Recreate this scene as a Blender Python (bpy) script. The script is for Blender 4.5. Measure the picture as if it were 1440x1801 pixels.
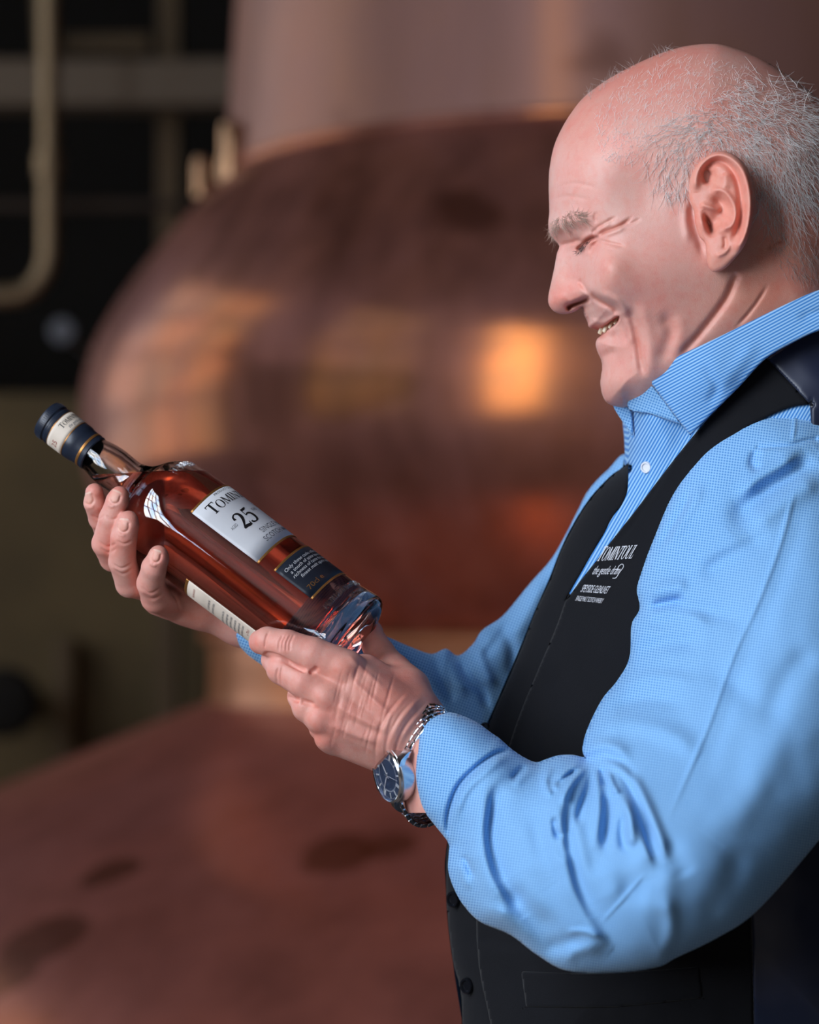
import bpy, bmesh, math, random
import numpy as np
from mathutils import Vector, Matrix
random.seed(7); rng = np.random.default_rng(7)
SC = bpy.context.scene
COL = SC.collection
for o in list(bpy.data.objects): bpy.data.objects.remove(o)

# ------------------------------------------------------------------ camera, world, light, exposure
CAMZ, PITCH, FPX, D0 = 1.30, math.radians(2.0), 5100.0, 2.0
PXM = FPX / D0                       # 2550 picture pixels per metre at two metres
RIGHT = np.array([1.0, 0, 0]); FWD = np.array([0, math.cos(PITCH), math.sin(PITCH)]); UP = np.array([0, -math.sin(PITCH), math.cos(PITCH)])
CAMP = np.array([0, 0, CAMZ])
cd = bpy.data.cameras.new('camera'); cam = bpy.data.objects.new('camera', cd); COL.objects.link(cam)
cam.location = (0, 0, CAMZ); cam.rotation_euler = (math.pi / 2 + PITCH, 0, 0)
cd.sensor_fit = 'HORIZONTAL'; cd.sensor_width = 24; cd.lens = 85; cd.clip_start = 0.05; cd.clip_end = 60
cd.dof.use_dof = True; cd.dof.focus_distance = D0 - 90 / PXM; cd.dof.aperture_fstop = 4.0
SC.camera = cam
SC.view_settings.view_transform = 'Standard'; SC.view_settings.look = 'None'
SC.view_settings.gamma = 1.0; SC.view_settings.use_curve_mapping = False
SC.view_settings.exposure = 0.14
SC.cycles.use_denoising = True
SC.cycles.max_bounces = 12; SC.cycles.transmission_bounces = 12; SC.cycles.glossy_bounces = 4; SC.cycles.diffuse_bounces = 3; SC.cycles.adaptive_threshold = 0.035; SC.cycles.transparent_max_bounces = 12
SC.cycles.sample_clamp_indirect = 6.0

def nodes_of(mat):
    mat.use_nodes = True
    return mat.node_tree.nodes, mat.node_tree.links

world = bpy.data.worlds.new('sky'); SC.world = world; world.use_nodes = True
wn, wl = world.node_tree.nodes, world.node_tree.links
wn['Background'].inputs['Color'].default_value = (0.42, 0.62, 1.0, 1); wn['Background'].inputs['Strength'].default_value = 1.0

def daylight(name, loc, rot, sx, sy, power, color):
    """Area light filling a window opening: the daylight that comes through it, blue sky with white cloud."""
    ld = bpy.data.lights.new(name, 'AREA'); ld.shape = 'RECTANGLE'; ld.size = sx; ld.size_y = sy; ld.energy = power; ld.color = color
    ld.use_nodes = True; n, l = ld.node_tree.nodes, ld.node_tree.links
    g = n.new('ShaderNodeNewGeometry'); t = n.new('ShaderNodeTexNoise'); t.inputs['Scale'].default_value = 3.2; t.inputs['Detail'].default_value = 5
    r = n.new('ShaderNodeValToRGB'); r.color_ramp.elements[0].position = 0.42; r.color_ramp.elements[1].position = 0.56
    r.color_ramp.elements[0].color = (0.42, 0.66, 1.0, 1); r.color_ramp.elements[1].color = (1.3, 1.2, 1.1, 1)
    l.new(g.outputs['Parametric'], t.inputs['Vector']); l.new(t.outputs['Fac'], r.inputs['Fac']); l.new(r.outputs['Color'], n['Emission'].inputs['Color'])
    o = bpy.data.objects.new(name, ld); COL.objects.link(o); o.location = loc; o.rotation_euler = rot
    return o
ROOM = dict(x0=-3.0, x1=3.6, y0=-2.6, y1=10.0, z1=7.6)
# windows: (wall, along0, along1, z0, z1)
WINDOWS = [('left', -2.2, 0.4, 1.1, 5.1), ('left', 2.4, 4.2, 1.4, 4.4), ('left', 5.4, 8.4, 1.0, 4.2)]
daylight('daylight_left_window', (-3.09, -0.9, 3.1), (0, -math.pi / 2, 0), 4.0, 2.6, 430, (1.0, 0.985, 0.96))
daylight('daylight_side_window', (-3.09, 3.3, 2.9), (0, -math.pi / 2, 0), 3.0, 1.8, 9, (0.78, 0.88, 1.0))
daylight('daylight_far_window', (-3.09, 6.9, 2.6), (0, -math.pi / 2, 0), 3.2, 3.0, 40, (1.0, 0.80, 0.50))

# ------------------------------------------------------------------ helpers: frames and meshes
def W(u, v, w):
    """picture coordinates on a plane w (in 1/2550 m) behind the two-metre plane -> world"""
    u = np.asarray(u, float); v = np.asarray(v, float); w = np.asarray(w, float)
    d = D0 + w / PXM
    return CAMP + ((u - 720) / FPX * d)[..., None] * RIGHT + ((900.5 - v) / FPX * d)[..., None] * UP + d[..., None] * FWD
def WV(x, y, z):
    """direction: x right, y down, z towards the viewer -> world unit vector"""
    p = x * RIGHT - y * UP - z * FWD
    return p / np.linalg.norm(p)

def mesh_np(name, verts, faces, mat, parent=None, uv=None, col=None, smooth=True, mats=None, mat_idx=None):
    """faces: (n,k) array or list of arrays of different k"""
    me = bpy.data.meshes.new(name)
    verts = np.ascontiguousarray(verts, np.float32)
    if not isinstance(faces, list): faces = [faces]
    faces = [np.asarray(f, np.int32).reshape(-1, np.asarray(f).shape[-1]) for f in faces if len(f)]
    loops = np.concatenate([f.ravel() for f in faces])
    sizes = np.concatenate([np.full(len(f), f.shape[1], np.int32) for f in faces])
    starts = np.concatenate([[0], np.cumsum(sizes)[:-1]]).astype(np.int32)
    me.vertices.add(len(verts)); me.vertices.foreach_set('co', verts.ravel())
    me.loops.add(len(loops)); me.loops.foreach_set('vertex_index', loops)
    me.polygons.add(len(sizes)); me.polygons.foreach_set('loop_start', starts); me.polygons.foreach_set('loop_total', sizes)
    me.polygons.foreach_set('use_smooth', np.full(len(sizes), smooth))
    if uv is not None:
        l = me.uv_layers.new(name='UVMap'); l.data.foreach_set('uv', np.ascontiguousarray(uv[loops], np.float32).ravel())
    if col is not None:
        a = me.color_attributes.new('tint', 'FLOAT_COLOR', 'POINT')
        c4 = np.concatenate([col, np.ones((len(col), 1))], 1).astype(np.float32); a.data.foreach_set('color', c4.ravel())
    for m in (mats or [mat]): me.materials.append(m)
    if mat_idx is not None: me.polygons.foreach_set('material_index', np.asarray(mat_idx, np.int32))
    me.update(); me.validate(clean_customdata=False)
    o = bpy.data.objects.new(name, me); COL.objects.link(o)
    if parent: o.parent = parent
    return o
def fix_normals(o):
    bm = bmesh.new(); bm.from_mesh(o.data); bmesh.ops.recalc_face_normals(bm, faces=bm.faces); bm.to_mesh(o.data); bm.free()
def thing(name, label, cat, loc=(0, 0, 0), group=None):
    o = bpy.data.objects.new(name, None); COL.objects.link(o); o.location = loc; o.empty_display_size = 0.05
    o['label'] = label; o['category'] = cat
    if group: o['group'] = group
    return o
def tag(o, label, cat, group=None):
    o['label'] = label; o['category'] = cat
    if group: o['group'] = group
    return o
def struct(o, label=None):
    o['kind'] = 'structure'
    if label: o['label'] = label
    return o
def adopt(child, parent):
    child.parent = parent
    child.matrix_parent_inverse = Matrix.Translation(parent.location).inverted() if parent.type == 'EMPTY' else Matrix.Identity(4)
    return child
class MB:
    """collects simple solids, builds them as one mesh object"""
    def __init__(s): s.v = []; s.f = []
    def add(s, v, f):
        n = len(s.v); s.v += [tuple(map(float, p)) for p in v]; s.f += [tuple(i + n for i in q) for q in f]
    def box(s, c, size, M=None, bev=0.0):
        c = np.asarray(c, float); h = np.asarray(size, float) / 2
        if bev <= 0:
            v = [np.array([x, y, z]) * h for z in (-1, 1) for y in (-1, 1) for x in (-1, 1)]
            f = [(0, 2, 3, 1), (4, 5, 7, 6), (0, 1, 5, 4), (2, 6, 7, 3), (0, 4, 6, 2), (1, 3, 7, 5)]
        else:
            bm = bmesh.new(); bmesh.ops.create_cube(bm, size=1.0)
            for q in bm.verts: q.co = Vector((q.co.x * size[0], q.co.y * size[1], q.co.z * size[2]))
            bmesh.ops.bevel(bm, geom=bm.edges[:], offset=bev, segments=2, affect='EDGES', profile=0.5)
            bm.verts.index_update(); v = [np.array(q.co) for q in bm.verts]; f = [tuple(q.index for q in p.verts) for p in bm.faces]; bm.free()
        if M is not None: v = [M @ p for p in v]
        s.add([p + c for p in v], f)
    def tube(s, pts, r, n=12, cap=True):
        pts = [np.asarray(p, float) for p in pts]; r = [r] * len(pts) if np.isscalar(r) else r
        rings = []; prev = None
        for i, p in enumerate(pts):
            t = pts[min(i + 1, len(pts) - 1)] - pts[max(i - 1, 0)]; t /= np.linalg.norm(t) + 1e-12
            if prev is None:
                a = np.array([0, 0, 1.0]) if abs(t[2]) < 0.9 else np.array([1.0, 0, 0])
                x = np.cross(t, a)
            else: x = prev - t * (prev @ t)
            x /= np.linalg.norm(x); y = np.cross(t, x); prev = x
            rings.append([p + r[i] * (math.cos(k * 2 * math.pi / n) * x + math.sin(k * 2 * math.pi / n) * y) for k in range(n)])
        v = [q for R_ in rings for q in R_]; f = []
        for i in range(len(pts) - 1):
            for k in range(n):
                f.append((i * n + k, i * n + (k + 1) % n, (i + 1) * n + (k + 1) % n, (i + 1) * n + k))
        if cap: f.append(tuple(range(n - 1, -1, -1))); f.append(tuple((len(pts) - 1) * n + k for k in range(n)))
        s.add(v, f)
    def lathe(s, prof, n=48, M=None, org=(0, 0, 0), close=False, a0=0.0, a1=2 * math.pi):
        """prof: (r, z) pairs round local z; M maps local to world axes"""
        M = np.eye(3) if M is None else M; org = np.asarray(org, float)
        full = abs(a1 - a0 - 2 * math.pi) < 1e-6; m = n if full else n + 1
        v = []
        for r, z in prof:
            for k in range(m):
                a = a0 + (a1 - a0) * k / n
                v.append(org + M @ np.array([r * math.cos(a), r * math.sin(a), z]))
        f = []; L = len(prof)
        for i in range(L if close else L - 1):
            j = (i + 1) % L
            for k in range(n):
                k2 = (k + 1) % m
                f.append((i * m + k, i * m + k2, j * m + k2, j * m + k))
        s.add(v, f)
    def build(s, name, mat, parent=None, smooth=False, angle=None):
        me = bpy.data.meshes.new(name); me.from_pydata(s.v, [], s.f); me.materials.append(mat)
        bm = bmesh.new(); bm.from_mesh(me)
        bmesh.ops.remove_doubles(bm, verts=bm.verts, dist=1e-7)
        bmesh.ops.recalc_face_normals(bm, faces=bm.faces); bm.to_mesh(me); bm.free()
        if smooth:
            me.polygons.foreach_set('use_smooth', np.ones(len(me.polygons), bool))
            if angle: me.set_sharp_from_angle(angle=math.radians(angle))
        o = bpy.data.objects.new(name, me); COL.objects.link(o)
        if parent: adopt(o, parent)
        return o

# ------------------------------------------------------------------ helpers: curves, distance fields, interpolation
def cr(pts, n=6, closed=False):
    """Catmull-Rom; works on rows of any width"""
    P = np.asarray(pts, float)
    if len(P) < 3 and not closed:
        t = np.linspace(0, 1, n * 2)[:, None]; return P[0] * (1 - t) + P[-1] * t
    if closed: Q = np.vstack([P[-1], P, P[0], P[1]])
    else: Q = np.vstack([2 * P[0] - P[1], P, 2 * P[-1] - P[-2]])
    out = []; t = np.linspace(0, 1, n, endpoint=False)[:, None]
    for i in range(1, len(Q) - 2):
        a, b, c, d = Q[i - 1], Q[i], Q[i + 1], Q[i + 2]
        out.append(0.5 * (2 * b + (c - a) * t + (2 * a - 5 * b + 4 * c - d) * t ** 2 + (3 * b - a - 3 * c + d) * t ** 3))
    out = np.vstack(out)
    if not closed: out = np.vstack([out, P[-1]])
    return out
def seg_near(P, A, B):
    """nearest point of polyline segments A->B for points P: dist, nearest point, arc parameter index"""
    P = np.asarray(P, float); X, Y = P[:, 0].astype(np.float32), P[:, 1].astype(np.float32)
    best = np.full(len(P), 1e18, np.float32); bi = np.zeros(len(P), np.int32); AB = B - A; L = (AB ** 2).sum(1) + 1e-12
    for i in range(len(A)):
        bx, by = np.float32(AB[i, 0]), np.float32(AB[i, 1]); dx = X - np.float32(A[i, 0]); dy = Y - np.float32(A[i, 1])
        t = (dx * bx + dy * by) / np.float32(L[i]); np.clip(t, 0, 1, out=t); dx -= t * bx; dy -= t * by
        dx *= dx; dy *= dy; dx += dy; m = dx < best; np.copyto(best, dx, where=m); bi[m] = i
    a, ab = A[bi], AB[bi]; dp = P - a; t = np.clip((dp * ab).sum(1) / L[bi], 0, 1); q = a + t[:, None] * ab
    return np.sqrt(((P - q) ** 2).sum(1)), q, (bi + t) / max(1, len(A)), np.sign(ab[:, 0] * dp[:, 1] - ab[:, 1] * dp[:, 0])
def inside(P, poly):
    x, y = P[:, 0], P[:, 1]; c = np.zeros(len(P), bool); n = len(poly)
    for i in range(n):
        (x1, y1), (x2, y2) = poly[i], poly[(i + 1) % n]
        if y1 == y2: continue
        m = ((y1 > y) != (y2 > y)) & (x < (x2 - x1) * (y - y1) / (y2 - y1) + x1); c ^= m
    return c
def sdpoly(P, poly):
    d, q, _, _ = seg_near(P, poly, np.roll(poly, -1, 0))
    return np.where(inside(P, poly), -d, d), q
class TPS:
    """smooth interpolation of scattered anchors (x, y, values...)"""
    def __init__(s, rows, lam=0.002):
        R = np.asarray(rows, float); s.X = R[:, :2] / 500.0; n = len(R)
        K = s.phi(np.linalg.norm(s.X[:, None] - s.X[None], axis=2)) + lam * np.eye(n)
        Pm = np.c_[np.ones(n), s.X]; A = np.block([[K, Pm], [Pm.T, np.zeros((3, 3))]])
        s.c = np.linalg.solve(A, np.vstack([R[:, 2:], np.zeros((3, R.shape[1] - 2))]))
    @staticmethod
    def phi(r): return r * r * np.log(r + 1e-9)
    def __call__(s, P):
        P = np.asarray(P, float) / 500.0; out = np.zeros((len(P), s.c.shape[1]))
        for i in range(len(s.X)):
            out += s.phi(np.linalg.norm(P - s.X[i], axis=1))[:, None] * s.c[i]
        return out + np.c_[np.ones(len(P)), P] @ s.c[-3:]

def stroke(P, acc, pts, amp, wd, kind='g', ends=0.25, wd2=None):
    """adds a ridge (amp>0, towards the viewer) or a furrow along a polyline; kind 's' has a soft and a sharp flank"""
    pl = cr(pts, 5); wm = max(wd, wd2 or wd)
    lo, hi = pl.min(0) - 3.2 * wm, pl.max(0) + 3.2 * wm
    m = np.nonzero((P[:, 0] > lo[0]) & (P[:, 0] < hi[0]) & (P[:, 1] > lo[1]) & (P[:, 1] < hi[1]))[0]
    if len(m) == 0: return
    d, q, t, side = seg_near(P[m], pl[:-1], pl[1:])
    tp = np.ones(len(m))
    if ends > 0: tp = np.clip(t / ends, 0, 1) * np.clip((1 - t) / ends, 0, 1); tp = tp * tp * (3 - 2 * tp) * 0.92 + 0.08 * (tp > 0)
    w_ = wd if kind == 'g' else np.where(side > 0, wd, wd2) * (1.0 + 0.3 * np.sin(11 * t + pts[0][0]))
    if kind == 's': tp = tp * (0.82 + 0.26 * np.sin(7 * t + pts[0][1]))
    acc[m] += amp * tp * np.exp(-(d / w_) ** 2)
def bump(P, acc, c, rx, ry, amp, ang=0.0):
    a = math.radians(ang); dx, dy = P[:, 0] - c[0], P[:, 1] - c[1]
    x = dx * math.cos(a) + dy * math.sin(a); y = -dx * math.sin(a) + dy * math.cos(a)
    acc += amp * np.exp(-(x / rx) ** 2 - (y / ry) ** 2)

def grid_in(poly, step):
    """grid over a polygon with its border snapped to the outline: points, border flag, quads, tris, lookup"""
    lo, hi = poly.min(0) - step, poly.max(0) + step
    nx, ny = int((hi[0] - lo[0]) / step) + 2, int((hi[1] - lo[1]) / step) + 2
    X, Y = np.meshgrid(lo[0] + step * np.arange(nx), lo[1] + step * np.arange(ny), indexing='ij')
    P = np.c_[X.ravel(), Y.ravel()]; sd, q = sdpoly(P, poly)
    keep = sd < 0.5 * step; border = keep & (sd > -0.5 * step)
    P[border] = q[border]; sd = np.where(border, 0, sd)
    idx = np.full(len(P), -1); idx[keep] = np.arange(keep.sum()); I = idx.reshape(nx, ny)
    a, b, c, d = I[:-1, :-1].ravel(), I[1:, :-1].ravel(), I[1:, 1:].ravel(), I[:-1, 1:].ravel()
    Q = np.c_[a, b, c, d]; good = (Q >= 0).all(1); three = (Q >= 0).sum(1) == 3
    T = np.array([[k for k in r if k >= 0] for r in Q[three]], int).reshape(-1, 3)
    return P[keep], -sd[keep], border[keep], Q[good], T
def edge_round(d, R): t = np.clip(d / R, 0, 1); return np.sqrt(t * (2 - t))

def solid(P, border, Q, T, front, back):
    """two-sided solid: front and back sheets that share the outline"""
    n = len(P); vf = W(P[:, 0], P[:, 1], front)
    dm = (back - front) / PXM
    vb = vf + dm[:, None] * FWD
    bi = np.arange(n) + n; bi[border] = np.arange(n)[border]
    V = np.vstack([vf, vb])
    Qb, Tb = bi[Q][:, ::-1], bi[T][:, ::-1]
    Q2, T2 = np.vstack([Q, Qb]), np.vstack([T, Tb])
    # three-cornered border cells have no fixed winding: turn each to match the sheet it lies in
    if len(T):
        A = P[T]; ar = (A[:, 1, 0] - A[:, 0, 0]) * (A[:, 2, 1] - A[:, 0, 1]) - (A[:, 2, 0] - A[:, 0, 0]) * (A[:, 1, 1] - A[:, 0, 1])
        Tp = np.where((ar > 0)[:, None], T, T[:, ::-1]); T2 = np.vstack([Tp[:, ::-1], bi[Tp]])
    return V, [Q2[:, ::-1]] + ([T2] if len(T) else [])
def sheet_solid(poly, frontf, thick, step, rim=5.0):
    """cloth sheet of real thickness lying over a surface frontf(P)->w"""
    P, d, border, Q, T = grid_in(poly, step)
    f = np.asarray(frontf(P)).reshape(len(P)); e = edge_round(d, rim)
    front = f + thick * 0.5 * (1 - e); back = f + thick * (0.5 + 0.5 * e)
    V, F = solid(P, border, Q, T, front, back)
    return V, F, P
def merge(parts):
    V = []; F = {}; C = []; n = 0
    for v, fs, c in parts:
        V.append(v)
        for f in (fs if isinstance(fs, list) else [fs]):
            f = np.asarray(f); 
            if len(f): F.setdefault(f.shape[1], []).append(f + n)
        C.append(c); n += len(v)
    return np.vstack(V), [np.vstack(x) for x in F.values()], (np.vstack(C) if C[0] is not None else None)

def surfnet(f, org, h):
    """naive surface nets of a sampled field (negative inside)"""
    nx, ny, nz = f.shape; s = f < 0
    cs = [(i, j, k) for i in (0, 1) for j in (0, 1) for k in (0, 1)]
    cnt = sum(s[i:nx - 1 + i, j:ny - 1 + j, k:nz - 1 + k].astype(np.int8) for i, j, k in cs)
    act = np.argwhere((cnt > 0) & (cnt < 8)); idm = np.full((nx - 1, ny - 1, nz - 1), -1, np.int32)
    idm[tuple(act.T)] = np.arange(len(act))
    val = np.stack([f[act[:, 0] + i, act[:, 1] + j, act[:, 2] + k] for i, j, k in cs], 1)
    pos = np.zeros((len(act), 3)); n = np.zeros(len(act)); C = np.array(cs, float)
    for a in range(8):
        for b in range(a + 1, 8):
            if abs(C[a] - C[b]).sum() != 1: continue
            m = (val[:, a] < 0) != (val[:, b] < 0)
            t = val[m, a] / (val[m, a] - val[m, b])
            pos[m] += C[a] + t[:, None] * (C[b] - C[a]); n[m] += 1
    V = org + (act + pos / n[:, None]) * h
    faces = []
    for ax in range(3):
        sl0 = [slice(None)] * 3; sl1 = [slice(None)] * 3; sl0[ax] = slice(0, -1); sl1[ax] = slice(1, None)
        e = np.argwhere(s[tuple(sl0)] != s[tuple(sl1)])
        o1, o2 = [(1, 2), (2, 0), (0, 1)][ax]
        e = e[(e[:, o1] > 0) & (e[:, o2] > 0) & (e[:, o1] < f.shape[o1] - 1) & (e[:, o2] < f.shape[o2] - 1)]
        def g(d1, d2):
            c = e.copy(); c[:, o1] -= d1; c[:, o2] -= d2; return idm[c[:, 0], c[:, 1], c[:, 2]]
        q = np.stack([g(1, 1), g(0, 1), g(0, 0), g(1, 0)], 1)
        flip = ~s[e[:, 0], e[:, 1], e[:, 2]]; q[flip] = q[flip][:, ::-1]
        faces.append(q[(q >= 0).all(1)])
    return V, np.vstack(faces)
def smin(a, b, k):
    h = np.clip(0.5 + 0.5 * (b - a) / k, 0, 1); return b + (a - b) * h - k * h * (1 - h)
class Field:
    def __init__(s, lo, hi, h):
        s.lo = np.asarray(lo, float); s.h = h
        ax = [np.arange(s.lo[i], hi[i] + h, h) for i in range(3)]
        s.G = np.stack(np.meshgrid(*ax, indexing='ij'), -1).astype(np.float32); s.f = np.full(s.G.shape[:3], 1e3, np.float32)
    def box(s, lo, hi):
        a = np.clip(((np.asarray(lo) - s.lo) / s.h).astype(int) - 1, 0, None); b = ((np.asarray(hi) - s.lo) / s.h).astype(int) + 2
        return tuple(slice(a[i], max(a[i], b[i])) for i in range(3))
    def cone(s, a, b, k=6.0, sq=1.0, sqdir=None):
        """tapered capsule between (x,y,z,r) joints"""
        a = np.asarray(a, float); b = np.asarray(b, float); m = max(a[3], b[3]) * max(1, sq) + 3 * k + 4
        sl = s.box(np.minimum(a[:3], b[:3]) - m, np.maximum(a[:3], b[:3]) + m)
        G = s.G[sl]; 
        if G.size == 0: return
        ab = b[:3] - a[:3]; t = np.clip(((G - a[:3]) @ ab) / (ab @ ab + 1e-9), 0, 1)
        dv = G - (a[:3] + t[..., None] * ab)
        if sqdir is not None:
            c = dv @ np.asarray(sqdir); dv = dv + (1 / sq - 1) * c[..., None] * np.asarray(sqdir)
        d = np.linalg.norm(dv, axis=-1) - (a[3] + t * (b[3] - a[3]))
        s.f[sl] = smin(s.f[sl], d, k) if k > 0 else np.minimum(s.f[sl], d)
    def chain(s, pts, k=6.0, join=None):
        """a limb of several joints, built apart and then joined so that it stays separate from its neighbours"""
        keep = s.f; s.f = np.full(keep.shape, 1e3, np.float32)
        for p, q in zip(pts[:-1], pts[1:]): s.cone(p, q, k)
        s.f = smin(keep, s.f, join if join is not None else k)
    def mesh(s): return surfnet(s.f, s.lo, s.h)
def vnormals(V, faces):
    N = np.zeros_like(V)
    for F in (faces if isinstance(faces, list) else [faces]):
        a, b, c = V[F[:, 0]], V[F[:, 1]], V[F[:, -1]]; n = np.cross(b - a, c - a)
        for k in range(F.shape[1]): np.add.at(N, F[:, k], n)
    return N / (np.linalg.norm(N, axis=1)[:, None] + 1e-12)

def orient(V, F):
    """turn the faces of a closed mesh outwards"""
    a, b, c = V[F[:, 0]], V[F[:, 1]], V[F[:, 2]]; o = V.mean(0)
    return F if np.einsum('ij,ij->i', a - o, np.cross(b - o, c - o)).sum() > 0 else F[:, ::-1]

# ------------------------------------------------------------------ materials
def lin(r, g, b):
    f = lambda c: (c / 255 / 12.92) if c / 255 <= 0.04045 else ((c / 255 + 0.055) / 1.055) ** 2.4
    return (f(r), f(g), f(b), 1.0)
class NT:
    def __init__(s, name):
        s.m = bpy.data.materials.new(name); s.n, s.l = nodes_of(s.m); s.b = s.n['Principled BSDF']; s.out = s.n['Material Output']
    def new(s, t, **kw):
        x = s.n.new(t)
        for k, v in kw.items(): setattr(x, k, v)
        return x
    def link(s, a, b): s.l.new(a, b)
    def set(s, **kw):
        for k, v in kw.items(): s.b.inputs[k.replace('_', ' ')].default_value = v
        return s
    def math(s, op, a, b=None, c=None):
        x = s.new('ShaderNodeMath', operation=op)
        for i, q in enumerate((a, b, c)):
            if q is None: continue
            if isinstance(q, (int, float)): x.inputs[i].default_value = q
            else: s.link(q, x.inputs[i])
        return x.outputs[0]
    def noise(s, scale, detail=4, rough=0.55, vec=None, dist=0.0):
        x = s.new('ShaderNodeTexNoise'); x.inputs['Scale'].default_value = scale; x.inputs['Detail'].default_value = detail
        x.inputs['Roughness'].default_value = rough; x.inputs['Distortion'].default_value = dist
        if vec is not None: s.link(vec, x.inputs['Vector'])
        return x.outputs['Fac']
    def ramp(s, fac, stops, interp='LINEAR'):
        x = s.new('ShaderNodeValToRGB'); x.color_ramp.interpolation = interp
        while len(x.color_ramp.elements) < len(stops): x.color_ramp.elements.new(0.5)
        for e, (p, c) in zip(x.color_ramp.elements, stops): e.position = p; e.color = c
        s.link(fac, x.inputs['Fac']); return x.outputs['Color']
    def mix(s, fac, a, b, blend='MIX'):
        x = s.new('ShaderNodeMix', data_type='RGBA', blend_type=blend)
        for k, q in ((0, fac), (6, a), (7, b)):
            if isinstance(q, (int, float)): x.inputs[k].default_value = q
            elif isinstance(q, tuple): x.inputs[k].default_value = q
            else: s.link(q, x.inputs[k])
        return x.outputs[2]
    def bump(s, h, strength=0.3, dist=0.001):
        x = s.new('ShaderNodeBump'); x.inputs['Strength'].default_value = strength; x.inputs['Distance'].default_value = dist
        s.link(h, x.inputs['Height']); s.link(x.outputs['Normal'], s.b.inputs['Normal']); return x
    def obj(s): return s.new('ShaderNodeTexCoord').outputs['Object']
    def pos(s): return s.new('ShaderNodeNewGeometry').outputs['Position']
    def mapped(s, vec, scale=(1, 1, 1), rot=(0, 0, 0)):
        x = s.new('ShaderNodeMapping'); x.inputs['Scale'].default_value = scale; x.inputs['Rotation'].default_value = rot
        s.link(vec, x.inputs['Vector']); return x.outputs[0]

def plain(name, col, rough=0.5, metal=0.0, **kw):
    t = NT(name).set(Base_Color=col, Roughness=rough, Metallic=metal, **kw)
    n = t.noise(60, 3, vec=t.pos()); c = t.mix(t.math('MULTIPLY', n, 0.35), col, tuple(x * 0.72 for x in col[:3]) + (1,))
    t.link(c, t.b.inputs['Base Color']); return t.m

def skin_mat():
    t = NT('skin'); p = t.pos()
    a = t.new('ShaderNodeVertexColor', layer_name='tint').outputs['Color']
    n1 = t.noise(38, 5, 0.6, p); n2 = t.noise(160, 4, 0.6, p); n3 = t.noise(520, 3, 0.6, p)
    c = t.mix(t.ramp(n1, [(0.40, (0, 0, 0, 1)), (0.68, (1, 1, 1, 1))]), a, t.mix(1.0, a, (1.02, 0.86, 0.85, 1), 'MULTIPLY'))
    c = t.mix(t.math('MULTIPLY', t.ramp(n2, [(0.46, (0, 0, 0, 1)), (0.72, (1, 1, 1, 1))]), 0.55), c, t.mix(1.0, c, (0.98, 0.74, 0.70, 1), 'MULTIPLY'))
    c = t.mix(t.math('MULTIPLY', t.ramp(n3, [(0.5, (0, 0, 0, 1)), (0.75, (1, 1, 1, 1))]), 0.35), c, t.mix(1.0, c, (1.08, 1.10, 1.10, 1), 'MULTIPLY'))
    t.link(c, t.b.inputs['Base Color'])
    t.set(Roughness=0.46, Subsurface_Weight=0.16, Subsurface_Scale=0.006, Specular_IOR_Level=0.42)
    t.b.inputs['Subsurface Radius'].default_value = (1.0, 0.36, 0.2)
    h = t.math('ADD', t.math('MULTIPLY', n3, 0.5), t.noise(1500, 2, 0.6, p))
    t.bump(h, 0.28, 0.0006); return t.m

def cloth_uv(name, light, dark, px=4.7, mode='check', rough=0.8, ang=0.0):
    """fine woven shirting; UV runs along the cloth in 1/2550 m"""
    t = NT(name); uv = t.new('ShaderNodeUVMap').outputs[0]; uv = t.mapped(uv, rot=(0, 0, math.radians(ang)))
    sx = t.new('ShaderNodeSeparateXYZ'); t.link(uv, sx.inputs[0])
    k = 2 * math.pi / px
    a = t.math('MULTIPLY_ADD', t.math('SINE', t.math('MULTIPLY', sx.outputs[0], k)), 0.5, 0.5)
    b = t.math('MULTIPLY_ADD', t.math('SINE', t.math('MULTIPLY', sx.outputs[1], k)), 0.5, 0.5)
    if mode == 'check': f = t.math('MULTIPLY_ADD', t.math('MULTIPLY', a, b), 0.55, t.math('MULTIPLY', t.math('ADD', a, b), 0.225))
    else: f = a
    n = t.noise(8, 3, vec=t.pos())
    f = t.math('ADD', f, t.math('MULTIPLY_ADD', n, 0.3, -0.15))
    t.link(t.ramp(f, [(0.12, light), (0.85, dark)]), t.b.inputs['Base Color'])
    t.set(Roughness=rough, Sheen_Weight=0.15, Specular_IOR_Level=0.25)
    t.bump(t.math('ADD', f, t.math('MULTIPLY', t.noise(900, 2, vec=t.pos()), 0.6)), 0.16, 0.0005); return t.m

def wool_mat():
    t = NT('vest_wool'); p = t.pos(); n = t.noise(1100, 3, 0.7, p); m = t.noise(30, 3, 0.5, p)
    c = t.mix(t.math('MULTIPLY', n, 0.8), lin(9, 10, 13), lin(22, 23, 29)); c = t.mix(t.math('MULTIPLY', m, 0.3), c, lin(15, 16, 20))
    t.link(c, t.b.inputs['Base Color']); t.set(Roughness=0.85, Sheen_Weight=0.06, Specular_IOR_Level=0.18)
    t.bump(n, 0.35, 0.0006); return t.m
def satin_mat():
    t = NT('vest_satin'); p = t.pos(); n = t.noise(14, 3, 0.5, p)
    t.link(t.mix(n, lin(12, 18, 36), lin(28, 40, 70)), t.b.inputs['Base Color']); t.set(Roughness=0.38, Sheen_Weight=0.2)
    t.bump(n, 0.5, 0.004); return t.m
def hair_mat(name, a, b, rough=0.45):
    t = NT(name); p = t.pos(); n = t.noise(700, 2, 0.5, p)
    t.link(t.mix(n, a, b), t.b.inputs['Base Color']); t.set(Roughness=rough, Specular_IOR_Level=0.6); return t.m

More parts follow.
